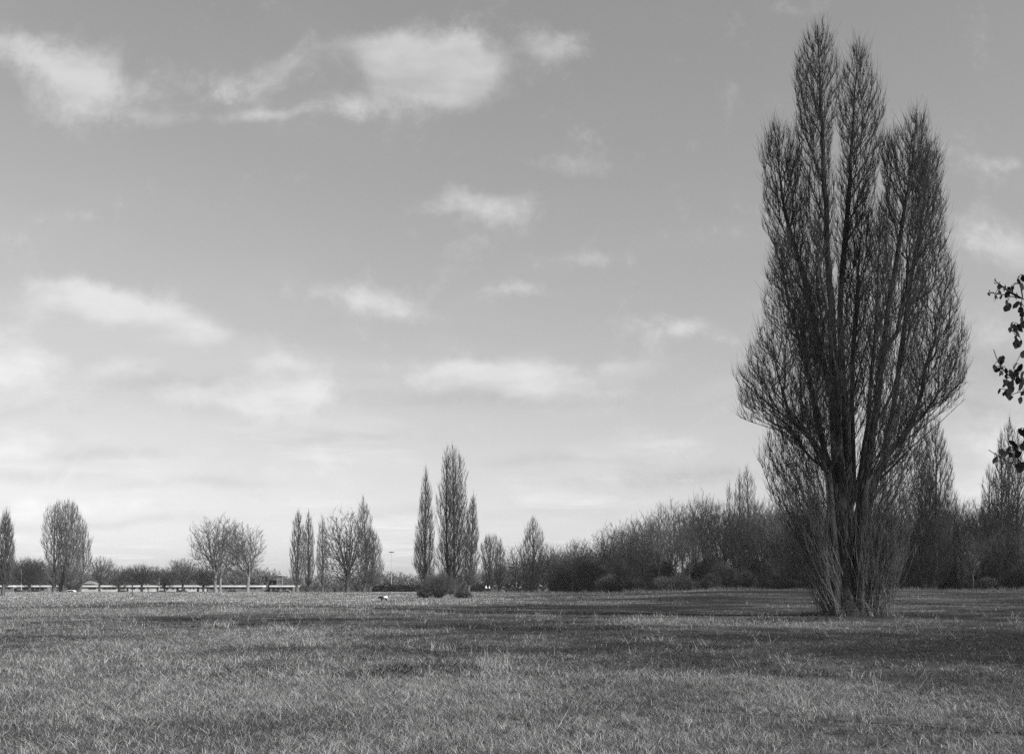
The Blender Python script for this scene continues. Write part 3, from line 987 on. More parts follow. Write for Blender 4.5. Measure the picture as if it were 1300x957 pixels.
        front = (T[:, 1] < .55) & (T[:, 0] > L(1050, 0)[0]) & (T[:, 0] < L(1088, 0)[0]) & (T[:, 2] < wz(575, D0_) - BZ)
        T = T[~front]; n = len(T)
        o = np.argsort(np.abs(T[:, 0]) + 0.1 * T[:, 2] + rng.uniform(0, .6, n))
        sk.attach(T[o], None, ka=2.0, bf=0.15, minup=0.7, step=0.35, wob=0.045, curl_up=0.75)
    return sk


sk = big_poplar()
big = finish_tree('poplar_tree', sk, (BX, BY, BZ), 'huge bare many-stemmed poplar with a split top, standing alone nearest on the meadow', 'tree', None,
                  ('bark_dark', 'twig_dark'), 0.0072, 0.045,
                  tw=dict(per=1.25, rmax=0.02, len=(.25, .95), r=0.0085, up=0.65, spread=0.24, bend=0.3), flare=0.8)
# thicket of thin pale shoots round the foot of the trunk
n = 800
a = rng.uniform(0, 2 * math.pi, n)
xoff = np.where(rng.random(n) < 0.78, rng.uniform(0.25, 2.0, n), rng.uniform(-1.1, 0.5, n))
ysh = np.where((xoff > .42) | (rng.random(n) < .35), np.sin(a) * .85, np.abs(np.sin(a)) * .7 + .5)
base = np.stack([xoff, ysh, np.power(rng.random(n), 1.3) * 3.6 - .05], 1)
outx = np.clip((xoff - 0.45) / 1.5, -1, 1) * rng.uniform(.25, 1.0, n)
outx = outx + rng.normal(0, .16, n)
d = np.stack([outx * 0.6, np.sin(a) * rng.uniform(.1, .55, n), np.ones(n)], 1)
ln = 1.5 + 7.2 * np.power(rng.random(n), 1.25) * (1 - 0.25 * base[:, 2] / 3.2) * np.where(outx > .45, .8, 1.0)
V1, Q1 = twigs(base, d, ln, rng.uniform(.008, .022, n), 0.5, 0.12, 0.22, 7, 4)
m = 5500
k = rng.integers(0, n, m); t = rng.uniform(.25, .95, (m, 1))
V2, Q2 = twigs(base[k] + unit(d[k] * .7 + np.array([0, 0, .5])) * ln[k][:, None] * t, d[k], rng.uniform(.3, .9, m), 0.008, .5, .25, .25, 2, 3)
V, Q = join([(V1, Q1), (V2, Q2)])
link('basal_shoots', make_mesh('basal_shoots', V, Q), 'shoot_pale', big)
# tangle of short dead twigs lying round the foot
n = 700
a = rng.uniform(0, 6.283, n); q = 0.5 + 0.9 * rng.random(n)
base = np.stack([.3 + 1.05 * q * np.cos(a), .8 * q * np.sin(a), np.power(rng.random(n), 2) * 1.1], 1)
V, Q = twigs(base, np.stack([np.cos(a), np.sin(a), rng.uniform(-.1, .5, n)], 1), rng.uniform(.3, 1.3, n), .009, .12, .5, .02, 4, 3)
V[:, 2] = np.maximum(V[:, 2], 0.0)
link('dead_twigs', make_mesh('dead_twigs', V, Q), 'shoot_pale', big)
# fan of long suckers on the left side
n = 150
base = np.stack([rng.uniform(-1.35, -.75, n), rng.uniform(-1.2, 1.2, n), np.power(rng.random(n), 1.5) * 2.6], 1)
d = np.stack([-rng.uniform(.15, .72, n), rng.normal(0, .22, n), np.ones(n)], 1)
ln = rng.uniform(3.5, 8.6, n)
V1, Q1 = twigs(base, d, ln, 0.014, 0.28, 0.06, 0.12, 8, 4)
m = 3200
k = rng.integers(0, n, m); t = rng.uniform(.3, 1.0, (m, 1))
V2, Q2 = twigs(base[k] + unit(d[k] * .7 + np.array([0, 0, .38])) * ln[k][:, None] * t, d[k], rng.uniform(.4, 1.1, m), 0.009, .35, .2, .2, 2, 3)
V, Q = join([(V1, Q1), (V2, Q2)])
link('sucker_fan', make_mesh('sucker_fan', V, Q), 'shoot_pale', big)
# pale torn-off root buttress and low dead twigs at the foot
b = MB(); b.cyl((.08, -.85, -.2), (-.04, -.8, .35), .19, .14, 9); b.cyl((-.04, -.8, .33), (-.10, -.78, .7), .14, .04, 9)
bt = b.build('broken_limb', 'bark_mid', big, bevel=.03); bt.location = (.72, 0, 0); bt.rotation_euler = (0, -.12, 0)

# ------------------------------------------------------------------ poplars, from their outlines


def px_poplar(label, bx, Y, stems, n, mats=('bark_mid', 'twig_mid'), group=None, r_tip=0.02, rz=None, step=0.8, tw=True, name='poplar_tree', per=1.5):
    """stems: (x_left, x_right, x_top, y_top[, x_foot, depth offset, y_bottom of crown, rows])"""
    z = float(ground_z(wx(bx, Y), Y))
    out = []
    for s in stems:
        xl, xr, xt, yt = s[:4]
        foot = s[4] if len(s) > 4 else (xl + xr) / 2
        dep = s[5] if len(s) > 5 else 0.0
        yb = s[6] if len(s) > 6 else 742
        H = wz(yt, Y) - z
        mid = (xl + xr) / 2
        W = (xr - xl) / F * Y
        x0 = (mid - bx) / F * Y
        ln_ = (xt - mid) / F * Y
        out.append(dict(x=x0, y=dep, H=H, W=W, z0=max(.8, wz(yb, Y) - z), lean=ln_, bx=(foot - bx) / F * Y))
        if len(s) > 7:
            out[-1]['rows'] = [(wz(y, Y) - z, (a - bx) / F * Y, (c - bx) / F * Y) for (y, a, c) in s[7]]
    n = int(n * 2.0); r_tip *= .8
    sk = fastigiate(out, n, step=step)
    return finish_tree(name, sk, (wx(bx, Y), Y, z), label, 'tree', group, mats, r_tip, 0.07,
                       tw=dict(per=per, rmax=0.05, len=(.5, 1.4), r=r_tip * .9, up=.8, spread=.22, bend=.35) if tw else None, flare=.3)


# group in the middle
px_poplar('slender dark bare poplar on the left of the tall group behind the round thicket', 541, 172,
          [(526, 552, 541, 595, 541, 0, 735, [(595, 540, 542), (620, 535, 547), (650, 532, 549), (668, 530, 550), (690, 526, 551), (715, 525, 551), (735, 532, 550)])], 950, ('bark_wood', 'twig_wood'), r_tip=0.016)
px_poplar('tallest broad bare poplar in the middle of the group behind the round thicket', 574, 176,
          [(553, 578, 567, 568, 572, .5, 738, [(567, 566, 569), (585, 561, 578), (610, 558, 584), (632, 553, 588), (660, 556, 590), (700, 552, 596), (738, 560, 592)]),
           (566, 590, 575, 566, 577, -.8, 735, [(566, 573, 577), (585, 566, 589), (620, 564, 592), (660, 564, 596), (700, 562, 596), (738, 566, 590)])], 1900, ('bark_wood', 'twig_wood'), r_tip=0.016)
px_poplar('narrow pale-stemmed poplar on the right of the group behind the round thicket', 594, 200,
          [(588, 608, 601, 630, 594, 0, 738, [(628, 600, 602), (645, 594, 605), (680, 590, 607), (715, 590, 608), (740, 592, 604)])], 700, r_tip=0.02)
# far left
px_poplar('leaning bare poplar cut by the left edge of the photo', 3, 146,
          [(-2, 17, 8, 648, 3, 0, 742)], 600, r_tip=0.018)
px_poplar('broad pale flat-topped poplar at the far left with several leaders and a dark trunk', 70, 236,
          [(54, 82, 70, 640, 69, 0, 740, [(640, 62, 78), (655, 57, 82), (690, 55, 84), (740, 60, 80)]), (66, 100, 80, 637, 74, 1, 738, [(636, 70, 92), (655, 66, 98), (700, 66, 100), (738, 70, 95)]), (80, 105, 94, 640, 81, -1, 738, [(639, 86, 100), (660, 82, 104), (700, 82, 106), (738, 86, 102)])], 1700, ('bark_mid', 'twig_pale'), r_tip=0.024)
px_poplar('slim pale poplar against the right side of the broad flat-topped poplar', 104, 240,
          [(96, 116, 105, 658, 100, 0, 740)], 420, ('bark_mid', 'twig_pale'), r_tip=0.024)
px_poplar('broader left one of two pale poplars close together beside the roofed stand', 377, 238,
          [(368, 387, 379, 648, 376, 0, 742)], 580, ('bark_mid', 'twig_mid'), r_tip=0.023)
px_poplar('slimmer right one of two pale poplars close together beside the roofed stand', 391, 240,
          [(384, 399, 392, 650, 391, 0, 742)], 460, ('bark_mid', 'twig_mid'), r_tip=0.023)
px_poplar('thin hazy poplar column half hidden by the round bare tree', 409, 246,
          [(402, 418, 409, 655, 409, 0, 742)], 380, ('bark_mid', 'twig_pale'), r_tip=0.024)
px_poplar('pointed bare poplar with a straight dark trunk right of the round bare tree', 463, 232,
          [(454, 478, 461, 631, 461, 0, 742), (464, 486, 472, 668, 468, 1, 742)], 1000, ('bark_wood', 'twig_mid'), r_tip=0.022)
# right of the middle
px_poplar('short flat-topped poplar just right of the tall middle group', 621, 250,
          [(611, 633, 622, 681, 621, 0, 744, [(681, 616, 630), (690, 612, 632), (715, 611, 633), (744, 613, 631)])], 560, ('bark_wood', 'twig_mid'), r_tip=0.026)
px_poplar('slim short poplar pressed against the short flat-topped one', 635, 251,
          [(628, 642, 635, 684, 635, 0, 744)], 320, ('bark_wood', 'twig_mid'), r_tip=0.026)
px_poplar('pointed bare poplar rising over the left end of the wood', 677, 250,
          [(661, 692, 677, 657, 677, 0, 743)], 800, ('bark_wood', 'twig_mid'), r_tip=0.024)
px_poplar('grey three-pronged poplar rising out of the wood left of the giant poplar', 944, 200,
          [(918, 936, 926, 612, 936, 0, 745), (928, 948, 937, 598, 941, -1, 745), (940, 970, 949, 591, 947, 1, 745)], 1500, ('bark_wood', 'twig_mid'), r_tip=0.02)
px_poplar('tall dark poplar just behind the right side of the giant poplar', 1182, 165,
          [(1152, 1190, 1172, 548, 1176, .5, 738), (1166, 1210, 1186, 530, 1184, -.5, 738), (1150, 1212, 1180, 600, 1180, 1.5, 738)], 2600, ('bark_wood', 'twig_wood'), r_tip=0.021, per=2.2)
px_poplar('tall forked poplar at the right edge behind the leafy sprays', 1274, 165,
          [(1246, 1270, 1257, 590, 1268, .3, 738), (1258, 1284, 1270, 552, 1272, -.3, 738), (1266, 1300, 1282, 528, 1275, .4, 738), (1280, 1312, 1296, 548, 1280, 1, 738)], 2000, ('bark_wood', 'twig_wood'), r_tip=0.02, per=2.0)

# ------------------------------------------------------------------ round-crowned bare trees


def px_round(label, bx, Y, xl, xr, yt, n, mats=('bark_mid', 'twig_mid'), trunk_h=.3, z0=.25, group=None, r_tip=.024, lean=0.0, limbs=6, rt=.3, thick=.07, tw=True, name='bare_tree', per=1.0, yb=None, ka=1.2, dome=1.0, twin=0.0):
    z = float(ground_z(wx(bx, Y), Y)) if yb is None else wz(yb, Y)
    H = wz(yt, Y) - z
    W = (xr - xl) / F * Y
    n = int(n * 2.2); r_tip *= .72; W *= 1.16
    sk = spreading(H, W, n, trunk_h, z0, cx=((xl + xr) / 2 - bx) / F * Y, lean=lean, seed_limbs=limbs, r_trunk=rt, ka=ka, dome=dome, twin=twin)
    return finish_tree(name, sk, (wx(bx, Y), Y, z), label, 'tree', group, mats, r_tip, thick,
                       tw=dict(per=per * 1.4, rmax=.05, len=(.5, 1.2), r=r_tip * .85, up=.3, spread=.42, bend=.12) if tw else None, flare=.3)


px_round('open spreading bare tree with pale twin trunks, left of a leaning neighbour', 274, 226, 244, 310, 654, 950, ('bark_pale', 'twig_mid'), .25, .2, r_tip=.026, limbs=12, rt=.4, thick=.085, ka=.8, twin=.95)
px_round('open spreading bare tree with one pale leaning trunk', 314, 232, 276, 333, 662, 850, ('bark_pale', 'twig_mid'), .25, .2, r_tip=.026, limbs=10, rt=.33, lean=.4, thick=.085, ka=.8)
px_round('dense round bare tree with a straight dark trunk between two poplars', 441, 222, 409, 470, 648, 900, ('bark_wood', 'twig_wood'), .2, .04, r_tip=.03, limbs=12, rt=.42, ka=.9)
px_round('domed bare tree standing on its own among the low trees by the white buildings', 127, 262, 114, 146, 707, 420, ('bark_wood', 'twig_mid'), .3, .25, rt=.25, per=1.3)
px_round('round dark bare tree between the two pale poplars at the left', 38, 258, 20, 58, 709, 600, ('bark_wood', 'twig_wood'), .2, .15, rt=.25, per=1.6)
px_round('low wide bare tree over the white buildings, dark forked trunk', 180, 250, 156, 203, 716, 560, ('bark_wood', 'twig_wood'), .3, .25, rt=.25, per=1.5)
px_round('domed bare tree behind the long white building, taller than its neighbours', 232, 262, 215, 252, 709, 560, ('bark_wood', 'twig_mid'), .3, .25, rt=.25, per=1.5)
px_round('small hazy bare tree between the two domed trees', 150, 270, 138, 168, 719, 380, ('bark_wood', 'twig_mid'), .3, .2, rt=.2, per=1.3)
px_round('small dark bare tree just left of the pale twin-trunked tree', 258, 262, 246, 276, 720, 420, ('bark_wood', 'twig_wood'), .25, .2, rt=.2, per=1.5)
px_round('small hazy bare tree just left of the taller domed tree', 209, 268, 198, 222, 721, 340, ('bark_wood', 'twig_mid'), .3, .2, rt=.2, per=1.3)
# nearest thin sapling in front of the buildings
zs = float(ground_z(wx(168, 150), 150))
sk = spreading(2.9, 1.3, 60, .5, .45, r_trunk=.07, step=.3, seed_limbs=3)
finish_tree('sapling', sk, (wx(168, 150), 150, zs), 'thin leafless sapling alone on the grass before the white buildings', 'tree', None, ('bark_dark', 'twig_dark'), .012, .03)
# right of the middle, in front of the wood
px_round('small crooked bare tree between the slim short poplar and the pointed one', 655, 246, 638, 668, 692, 240, ('bark_wood', 'twig_wood'), .25, .2, rt=.25, r_tip=.026)
px_round('bare tree crowded against the right side of the pointed poplar', 698, 246, 680, 716, 689, 480, ('bark_wood', 'twig_wood'), .2, .15, rt=.28, r_tip=.024)
px_round('twiggy bare tree showing above the dark round evergreen', 733, 262, 716, 752, 681, 380, ('bark_wood', 'wood_pale_twig'), .35, .3, rt=.26, r_tip=.024)
px_round('dark bare tree with a clear leaning trunk at the left shoulder of the wood', 780, 236, 752, 806, 664, 520, ('bark_wood', 'twig_wood'), .3, .25, rt=.34, r_tip=.026, limbs=8)

# ------------------------------------------------------------------ the wood along the right: single trees from four kinds, each its own copy
def proto(kind):
    if kind == 0: sk = spreading(20, 10.5, 1100, .3, .22, r_trunk=.3, seed_limbs=8, ka=1.4, curl=.8)
    elif kind == 1: sk = spreading(20, 8.5, 1000, .38, .32, r_trunk=.26, seed_limbs=6, ka=1.6, curl=1.0)
    elif kind == 2: sk = spreading(20, 12.0, 1200, .26, .2, r_trunk=.32, seed_limbs=10, ka=1.2)
    else: sk = spreading(20, 8.0, 800, .3, .2, r_trunk=.22, seed_limbs=5, ka=1.8)
    r = finish_tree('woodland_tree', sk, (0, 0, 0), 'x', 'tree', None, ('bark_wood', 'twig_wood' if kind in (0, 2) else 'wood_pale_twig'), .016, .075,
                    tw=dict(per=1.5, rmax=.05, len=(.5, 1.3), r=.015, up=.75, spread=.32, bend=.25), flare=.3)
    return r


protos = [proto(k) for k in range(4)]
used = [False] * 4
WOOD = []
r2 = random.Random(11)
top_line = [(700, 700), (740, 690), (790, 664), (820, 656), (850, 640), (880, 640), (905, 637), (930, 645), (960, 640), (990, 642), (1020, 640), (1060, 645), (1110, 650), (1150, 655), (1205, 640), (1230, 632), (1250, 640), (1280, 650), (1320, 640)]
tx = [a for a, b_ in top_line]; ty = [b_ for a, b_ in top_line]
x = 800
while x < 1330:                       # front row
    WOOD.append((x, np.interp(x, tx, ty) + r2.choice((-12, -7, -3, 3, 10, 20)) + r2.uniform(-3, 3), r2.uniform(186, 204) - max(0, (x - 1000)) * .09, r2.uniform(.75, 1.15)))
    x += r2.uniform(13, 23)
x = 712
while x < 1340:                       # behind it
    WOOD.append((x, np.interp(x, tx, ty) + r2.uniform(-6, 8), r2.uniform(222, 250), r2.uniform(.9, 1.25)))
    x += r2.uniform(14, 23)
x = 985
while x < 1335:                       # the thick part of the wood behind the big poplar
    WOOD.append((x, np.interp(x, tx, ty) + r2.choice((0, 6, 14, 26, 40)) + r2.uniform(-3, 3), r2.uniform(172, 186) - max(0, (x - 1000)) * .05, r2.uniform(.8, 1.15)))
    x += r2.uniform(13, 21)
wood_label = ('leafless tree packed into the dark wood, one of many alike', 'leafless trees of the wood')
for (px, py, Y, ws) in WOOD:
    k = r2.choice((0, 0, 1, 1, 2, 2, 3))
    z = float(ground_z(wx(px, Y), Y))
    H = wz(py, Y) - z
    o = protos[k] if not used[k] else dup(protos[k])
    used[k] = True
    o.location = (wx(px, Y), Y, z - .05)
    s = H / 20.0
    o.scale = (s * ws, s * ws, s)
    o.rotation_euler.z = r2.uniform(0, 6.28)
    tag(o, wood_label[0], 'tree', wood_label[1])

# hazy belt of trees far beyond the buildings and the hedge
FAR = []
x = -30
while x < 830:
    t = np.interp(x, [-30, 30, 60, 110, 160, 200, 250, 300, 335, 370, 400, 480, 530, 570, 610, 650, 690, 720, 840], [712, 706, 714, 722, 724, 722, 722, 716, 720, 727, 728, 722, 729, 725, 722, 714, 702, 700, 690])
    FAR.append((x, t + r2.uniform(-2, 4), r2.uniform(330, 372), r2.uniform(1.3, 1.9)))
    x += r2.uniform(8, 13)
sk = spreading(9, 8.5, 420, .2, .08, r_trunk=.2, seed_limbs=7)
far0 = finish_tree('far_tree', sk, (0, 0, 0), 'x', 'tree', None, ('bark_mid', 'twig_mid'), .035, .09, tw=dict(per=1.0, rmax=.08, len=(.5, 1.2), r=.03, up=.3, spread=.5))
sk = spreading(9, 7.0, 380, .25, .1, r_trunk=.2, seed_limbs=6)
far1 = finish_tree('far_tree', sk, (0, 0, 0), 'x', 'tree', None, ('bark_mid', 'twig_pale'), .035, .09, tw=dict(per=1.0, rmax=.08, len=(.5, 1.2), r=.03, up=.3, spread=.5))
fu = [False, False]
for (px, py, Y, ws) in FAR:
    k = r2.randrange(2)
    z = float(ground_z(wx(px, Y), Y))
    o = (far0, far1)[k] if not fu[k] else dup((far0, far1)[k])
    fu[k] = True
    s = (wz(py, Y) - z) / 9.0
    o.location = (wx(px, Y), Y, z)
    o.scale = (s * ws, s * ws, s)
    o.rotation_euler.z = r2.uniform(0, 6.28)
    tag(o, 'far hazy bare tree in the belt beyond the meadow, one of many alike', 'tree', 'far belt of hazy trees')

# ------------------------------------------------------------------ shrubs and evergreens
def at_ground(px, Y): return (wx(px, Y), Y, float(ground_z(wx(px, Y), Y)))


# round thicket in front of the middle poplars
Yb = 122.0
th = empty('thicket', at_ground(557, Yb), 'round bare twiggy thicket on a short dark stem in front of the tall middle poplars', 'shrub')
n = 420
a = rng.uniform(0, 6.283, n); el = np.arcsin(rng.uniform(.02, 1, n) ** .8)
d = np.stack([np.cos(a) * np.cos(el), np.sin(a) * np.cos(el), np.sin(el) + .12], 1)
V1, Q1 = twigs(np.stack([rng.normal(0, .22, n), rng.normal(0, .2, n), rng.uniform(.0, .5, n)], 1), d, rng.uniform(1.9, 4.2, n), .018, .24, .14, -.01, 5, 4)
m = 3800
k = rng.integers(0, n, m); t = rng.uniform(.3, 1.0, (m, 1))
ends = unit(d[k] * .7 + np.array([0, 0, .18])) * (2.7 * t) * np.array([1.05, 1, .95])
V2, Q2 = twigs(ends + rng.normal(0, .1, (m, 3)) + np.array([0, 0, .3]), d[k], rng.uniform(.4, .9, m), .011, .0, .6, -.05, 2, 3)
V, Q = join([(V1, Q1), (V2, Q2)])
V[:, 2] = np.maximum(V[:, 2], 0.02)
link('branches', make_mesh('branches', V, Q), 'twig_mid', th)
b = MB(); b.cyl((0, 0, -.2), (.05, 0, .7), .2, .16, 9); b.cyl((.25, .1, -.2), (.45, .1, .8), .1, .08, 8); b.build('stem', 'bark_dark', th)
sec = shrub('bramble', at_ground(539, 128), 2.6, 1.3, 2.2, 1500, .1, 'low dark bramble left of the round thicket stem', leaf='bramble', nst=70)
shrub('bramble', at_ground(586, 120), 2.4, 1.4, 2.0, 900, .08, 'pale thin bramble at the right foot of the round thicket', leaf='bramble', nst=90)

shrub('evergreen', at_ground(737, 238), 15, 9.8, 9, 50000, .13, 'big dark dome-shaped evergreen at the left end of the wood', leaf='evergreen', nst=160, cat='tree', lumps=22)
shrub('evergreen', at_ground(712, 244), 7, 6.0, 6, 18000, .16, 'smaller dark evergreen tucked left of the big dome-shaped one', leaf='bramble', nst=90, cat='tree', lumps=9)
shrub('shrub', at_ground(669, 240), 3.4, 2.2, 3, 2600, .14, 'rounded greyish shrub mound in front of the pointed poplar', leaf='bramble', nst=40)
shrub('shrub', at_ground(652, 242), 4.2, 1.3, 3, 2200, .14, 'low flat shrub mound left of the rounded greyish one', leaf='bramble', nst=40)
shrub('shrub', at_ground(607, 248), 4.4, 2.5, 3, 3000, .18, 'small dark bush left of the short flat-topped poplars', leaf='evergreen', nst=30)
# hedge between the pointed poplar and the thicket
for q, (px, w, h) in enumerate(((487, 7.5, 2.3), (503, 7, 2.0), (519, 8, 2.2), (534, 7, 2.0))):
    shrub('hedge_bush', at_ground(px, 247), w, h, 3, 3000, .2,
          ('long low dark bush of the hedge, at the pointed poplar end', 'long low dark bush of the hedge, under the floodlight mast', 'long low dark bush of the hedge, second from the round thicket', 'long low dark bush of the hedge, half behind the round thicket')[q],
          'hedge right of the pointed poplar', 'evergreen', 'bark_wood', 40)
# undergrowth along the foot of the wood: copies of three bushes
ub = [shrub('undergrowth_bush', (0, 0, 0), 8, 4.6, 5, 12000, .15, 'x', leaf='evergreen', nst=150, lumps=11),
      shrub('undergrowth_bush', (0, 0, 0), 6, 3.4, 4, 7000, .14, 'x', leaf='bramble', nst=170, lumps=8),
      shrub('undergrowth_bush', (0, 0, 0), 7, 6.6, 5, 12000, .16, 'x', leaf='evergreen', nst=170, lumps=12)]
uu = [False] * 3
x = 772
while x < 1335:
    for row in range(4):
        k = r2.randrange(3)
        Y = (r2.uniform(176, 190) if row == 0 else r2.uniform(192, 212) if row == 1 else r2.uniform(210, 232) if row == 2 else r2.uniform(242, 258)) - max(0, x - 980) * .07 + (14 if x < 830 else 0)
        o = ub[k] if not uu[k] else dup(ub[k])
        uu[k] = True
        o.location = at_ground(x + r2.uniform(-6, 6), Y)
        s = r2.uniform(.8, 1.15) * (.8, 1.1, 1.4, 1.15)[row]
        o.scale = (s, s, s * r2.uniform(.75, 1.15)); o.rotation_euler.z = r2.uniform(0, 6.28)
        tag(o, 'dark bush in the undergrowth along the foot of the wood', 'shrub', 'undergrowth bushes along the wood')
    x += r2.uniform(18, 25)

# ------------------------------------------------------------------ trees standing outside the frame on the right, towards the sun
sk = spreading(17, 11, 700, .25, .25, r_trunk=.4, seed_limbs=9)
finish_tree('bare_tree', sk, (38.5, 8.0, 0), 'broad bare tree beyond the right edge whose shadow crosses the near grass', 'tree', None, ('bark_dark', 'twig_dark'), .03, .07,
            tw=dict(per=.9, rmax=.05, len=(.5, 1.2), r=.022, up=.3, spread=.5))

# leafy young tree at the right edge; only the ends of its branches reach into view
Yn = 9.0
TN = np.array([7.6, 9.3, float(ground_z(7.6, 9.3))])


def NL(px, py, Y=Yn): return np.array([wx(px, Y), Y, wz(py, Y)]) - TN


sk = Skeleton(20000)
sk.leader([(0, 0, -.2), (-.05, 0, 1.2), (0.02, .1, 2.6), (0, .1, 4.2), (-.1, .1, 5.6)], 0, .10, .02, .3, .02, root=True)
BR = [[(0.0, .1, 3.4), NL(1420, 440), NL(1345, 395), NL(1300, 381), NL(1278, 374), NL(1256, 372)],
      [NL(1300, 381), NL(1290, 376), NL(1284, 371), NL(1268, 362), NL(1263, 356)],
      [NL(1300, 381), NL(1297, 366), NL(1293, 354)],
      [(0.0, .1, 2.6), NL(1430, 560), NL(1350, 510), NL(1300, 489), NL(1278, 476), NL(1268, 462), NL(1262, 444)],
      [NL(1300, 489), NL(1290, 480), NL(1286, 468)],
      [NL(1345, 395), NL(1318, 412), NL(1296, 416), NL(1281, 420)],
      [NL(1350, 510), NL(1320, 500), NL(1300, 494), NL(1285, 501)],
      [(0.0, .1, 1.9), NL(1430, 660), NL(1350, 610), NL(1300, 594), NL(1278, 586), NL(1254, 571)],
      [NL(1300, 594), NL(1290, 580), NL(1285, 566)],
      [NL(1350, 610), NL(1316, 570), NL(1296, 549)],
      [(0, .1, 4.0), (.9, .5, 4.9), (1.6, .8, 5.3)], [(0, .1, 3.0), (.8, -.6, 3.9), (1.3, -1.0, 4.4)], [(0, .1, 4.4), (-.5, .7, 5.4), (-.9, 1.1, 5.9)], [(0, .1, 3.6), (.3, .9, 4.6), (.5, 1.5, 5.1)]]
tipsL = []
for q, p in enumerate(BR):
    n0 = sk.n
    sk.leader(p, 1, .017 if len(p) > 4 else .008, .004, .06, .006)
    tipsL.append((n0, sk.n))
LEAVES = [(1256, 373, 5), (1265, 377, 5), (1262, 381, 4), (1271, 377, 6), (1269, 364, 6), (1264, 359, 4), (1276, 366, 6), (1281, 368, 7), (1285, 366, 6), (1279, 374, 7), (1290, 387, 9), (1279, 390, 10), (1294, 357, 7), (1298, 364, 8), (1297, 386, 6),
          (1282, 419, 6), (1289, 417, 10), (1295, 416, 10), (1292, 424, 8), (1298, 406, 8), (1291, 437, 10), (1296, 436, 8), (1299, 412, 8),
          (1270, 458, 9), (1263, 466, 6), (1267, 470, 6), (1272, 473, 6), (1277, 471, 6), (1280, 486, 12), (1284, 489, 11), (1290, 467, 11), (1291, 474, 9), (1287, 477, 8), (1275, 489, 6), (1277, 498, 7), (1282, 503, 7), (1292, 482, 8), (1298, 484, 9), (1296, 491, 9), (1296, 508, 8), (1298, 499, 6),
          (1265, 583, 8), (1273, 574, 9), (1277, 575, 9), (1281, 572, 9), (1286, 564, 11), (1290, 568, 8), (1292, 590, 9), (1286, 577, 6), (1298, 592, 9), (1297, 549, 10), (1299, 567, 8), (1300, 548, 8)]
lv = []
for (px, py, s) in LEAVES:
    lv.append((NL(px, py, Yn + rng.uniform(-.08, .08)), s * .0071 * .66))
    if px > 1262:
        for _ in range(rng.integers(0, 3)):
            lv.append((NL(px + rng.normal(2, 4), py + rng.normal(0, 5), Yn + rng.uniform(-.12, .12)), s * .0071 * rng.uniform(.4, .65)))
for (a0, a1) in tipsL[10:] + [tipsL[0], tipsL[3], tipsL[7]]:
    for i in range(a0, a1):
        if sk.pos[i][0] + TN[0] > wx(1306, sk.pos[i][1] + TN[1]) and rng.random() < .5:
            lv.append((sk.pos[i] + rng.normal(0, .05, 3), rng.uniform(.025, .045)))
sk.radii(.0025)
(tV, tQ), (cV, cQ) = skeleton_parts(sk, .03)
st_ = []
for c, s in lv:
    q = int(np.argmin(np.linalg.norm(sk.pos[:sk.n] - c, axis=1)))
    A = sk.pos[q].astype(float); B_ = c + np.array([0, 0, s * .9]); M_ = (A + B_) / 2 + np.array([0, 0, .02])
    P0 = np.array([A, M_]); P1 = np.array([M_, B_]); D_ = unit(P1 - P0)
    st_.append(tube_edges(P0, D_, np.full(2, .0032), P1, D_, np.full(2, .0024), 4))
cV, cQ = join([(cV, cQ)] + st_)
yt = empty('leafy_tree', tuple(TN), 'young tree at the right edge with small dark leaves on thin drooping sprays', 'tree')
link('trunk', make_mesh('trunk', tV, tQ), 'bark_dark', yt)
link('crown', make_mesh('crown', cV, cQ), 'bark_dark', yt)
out, tri = [], []
prof = [(-1, 0), (-.72, .42), (-.2, .72), (.35, .62), (.8, .28), (1.05, 0)]
for c, s in lv:
    ax = unit(np.array([rng.normal(0, .5), rng.normal(0, .25), -1.0])); sd = unit(np.cross(ax, np.array([rng.normal(0, .5), -1, rng.normal(0, .3)]))); nn = np.cross(ax, sd)
    i0 = sum(len(o_) for o_ in out)
    asp = rng.uniform(.6, 1.15); cl = rng.uniform(.1, .55); jg = rng.uniform(.75, 1.2, 12)
    up_ = [c + s * (ax * u + sd * w * asp * jg[e_] + nn * (cl * w + .25 * cl * u * u)) for e_, (u, w) in enumerate(prof)]
    lo_ = [c + s * (ax * u - sd * w * asp * jg[e_ + 6] + nn * (cl * w + .25 * cl * u * u)) for e_, (u, w) in enumerate(prof)]
    out.append(np.array(up_ + lo_))
    for k in range(5):
        tri += [(i0 + k, i0 + k + 1, i0 + 7 + k), (i0 + k, i0 + 7 + k, i0 + 6 + k)]
link('leaves', make_mesh('leaves', np.concatenate(out), tris=np.array(tri), smooth_shade=False), 'leaf_near', yt)
# ------------------------------------------------------------------ long low white buildings beyond the meadow
YB = 288.0


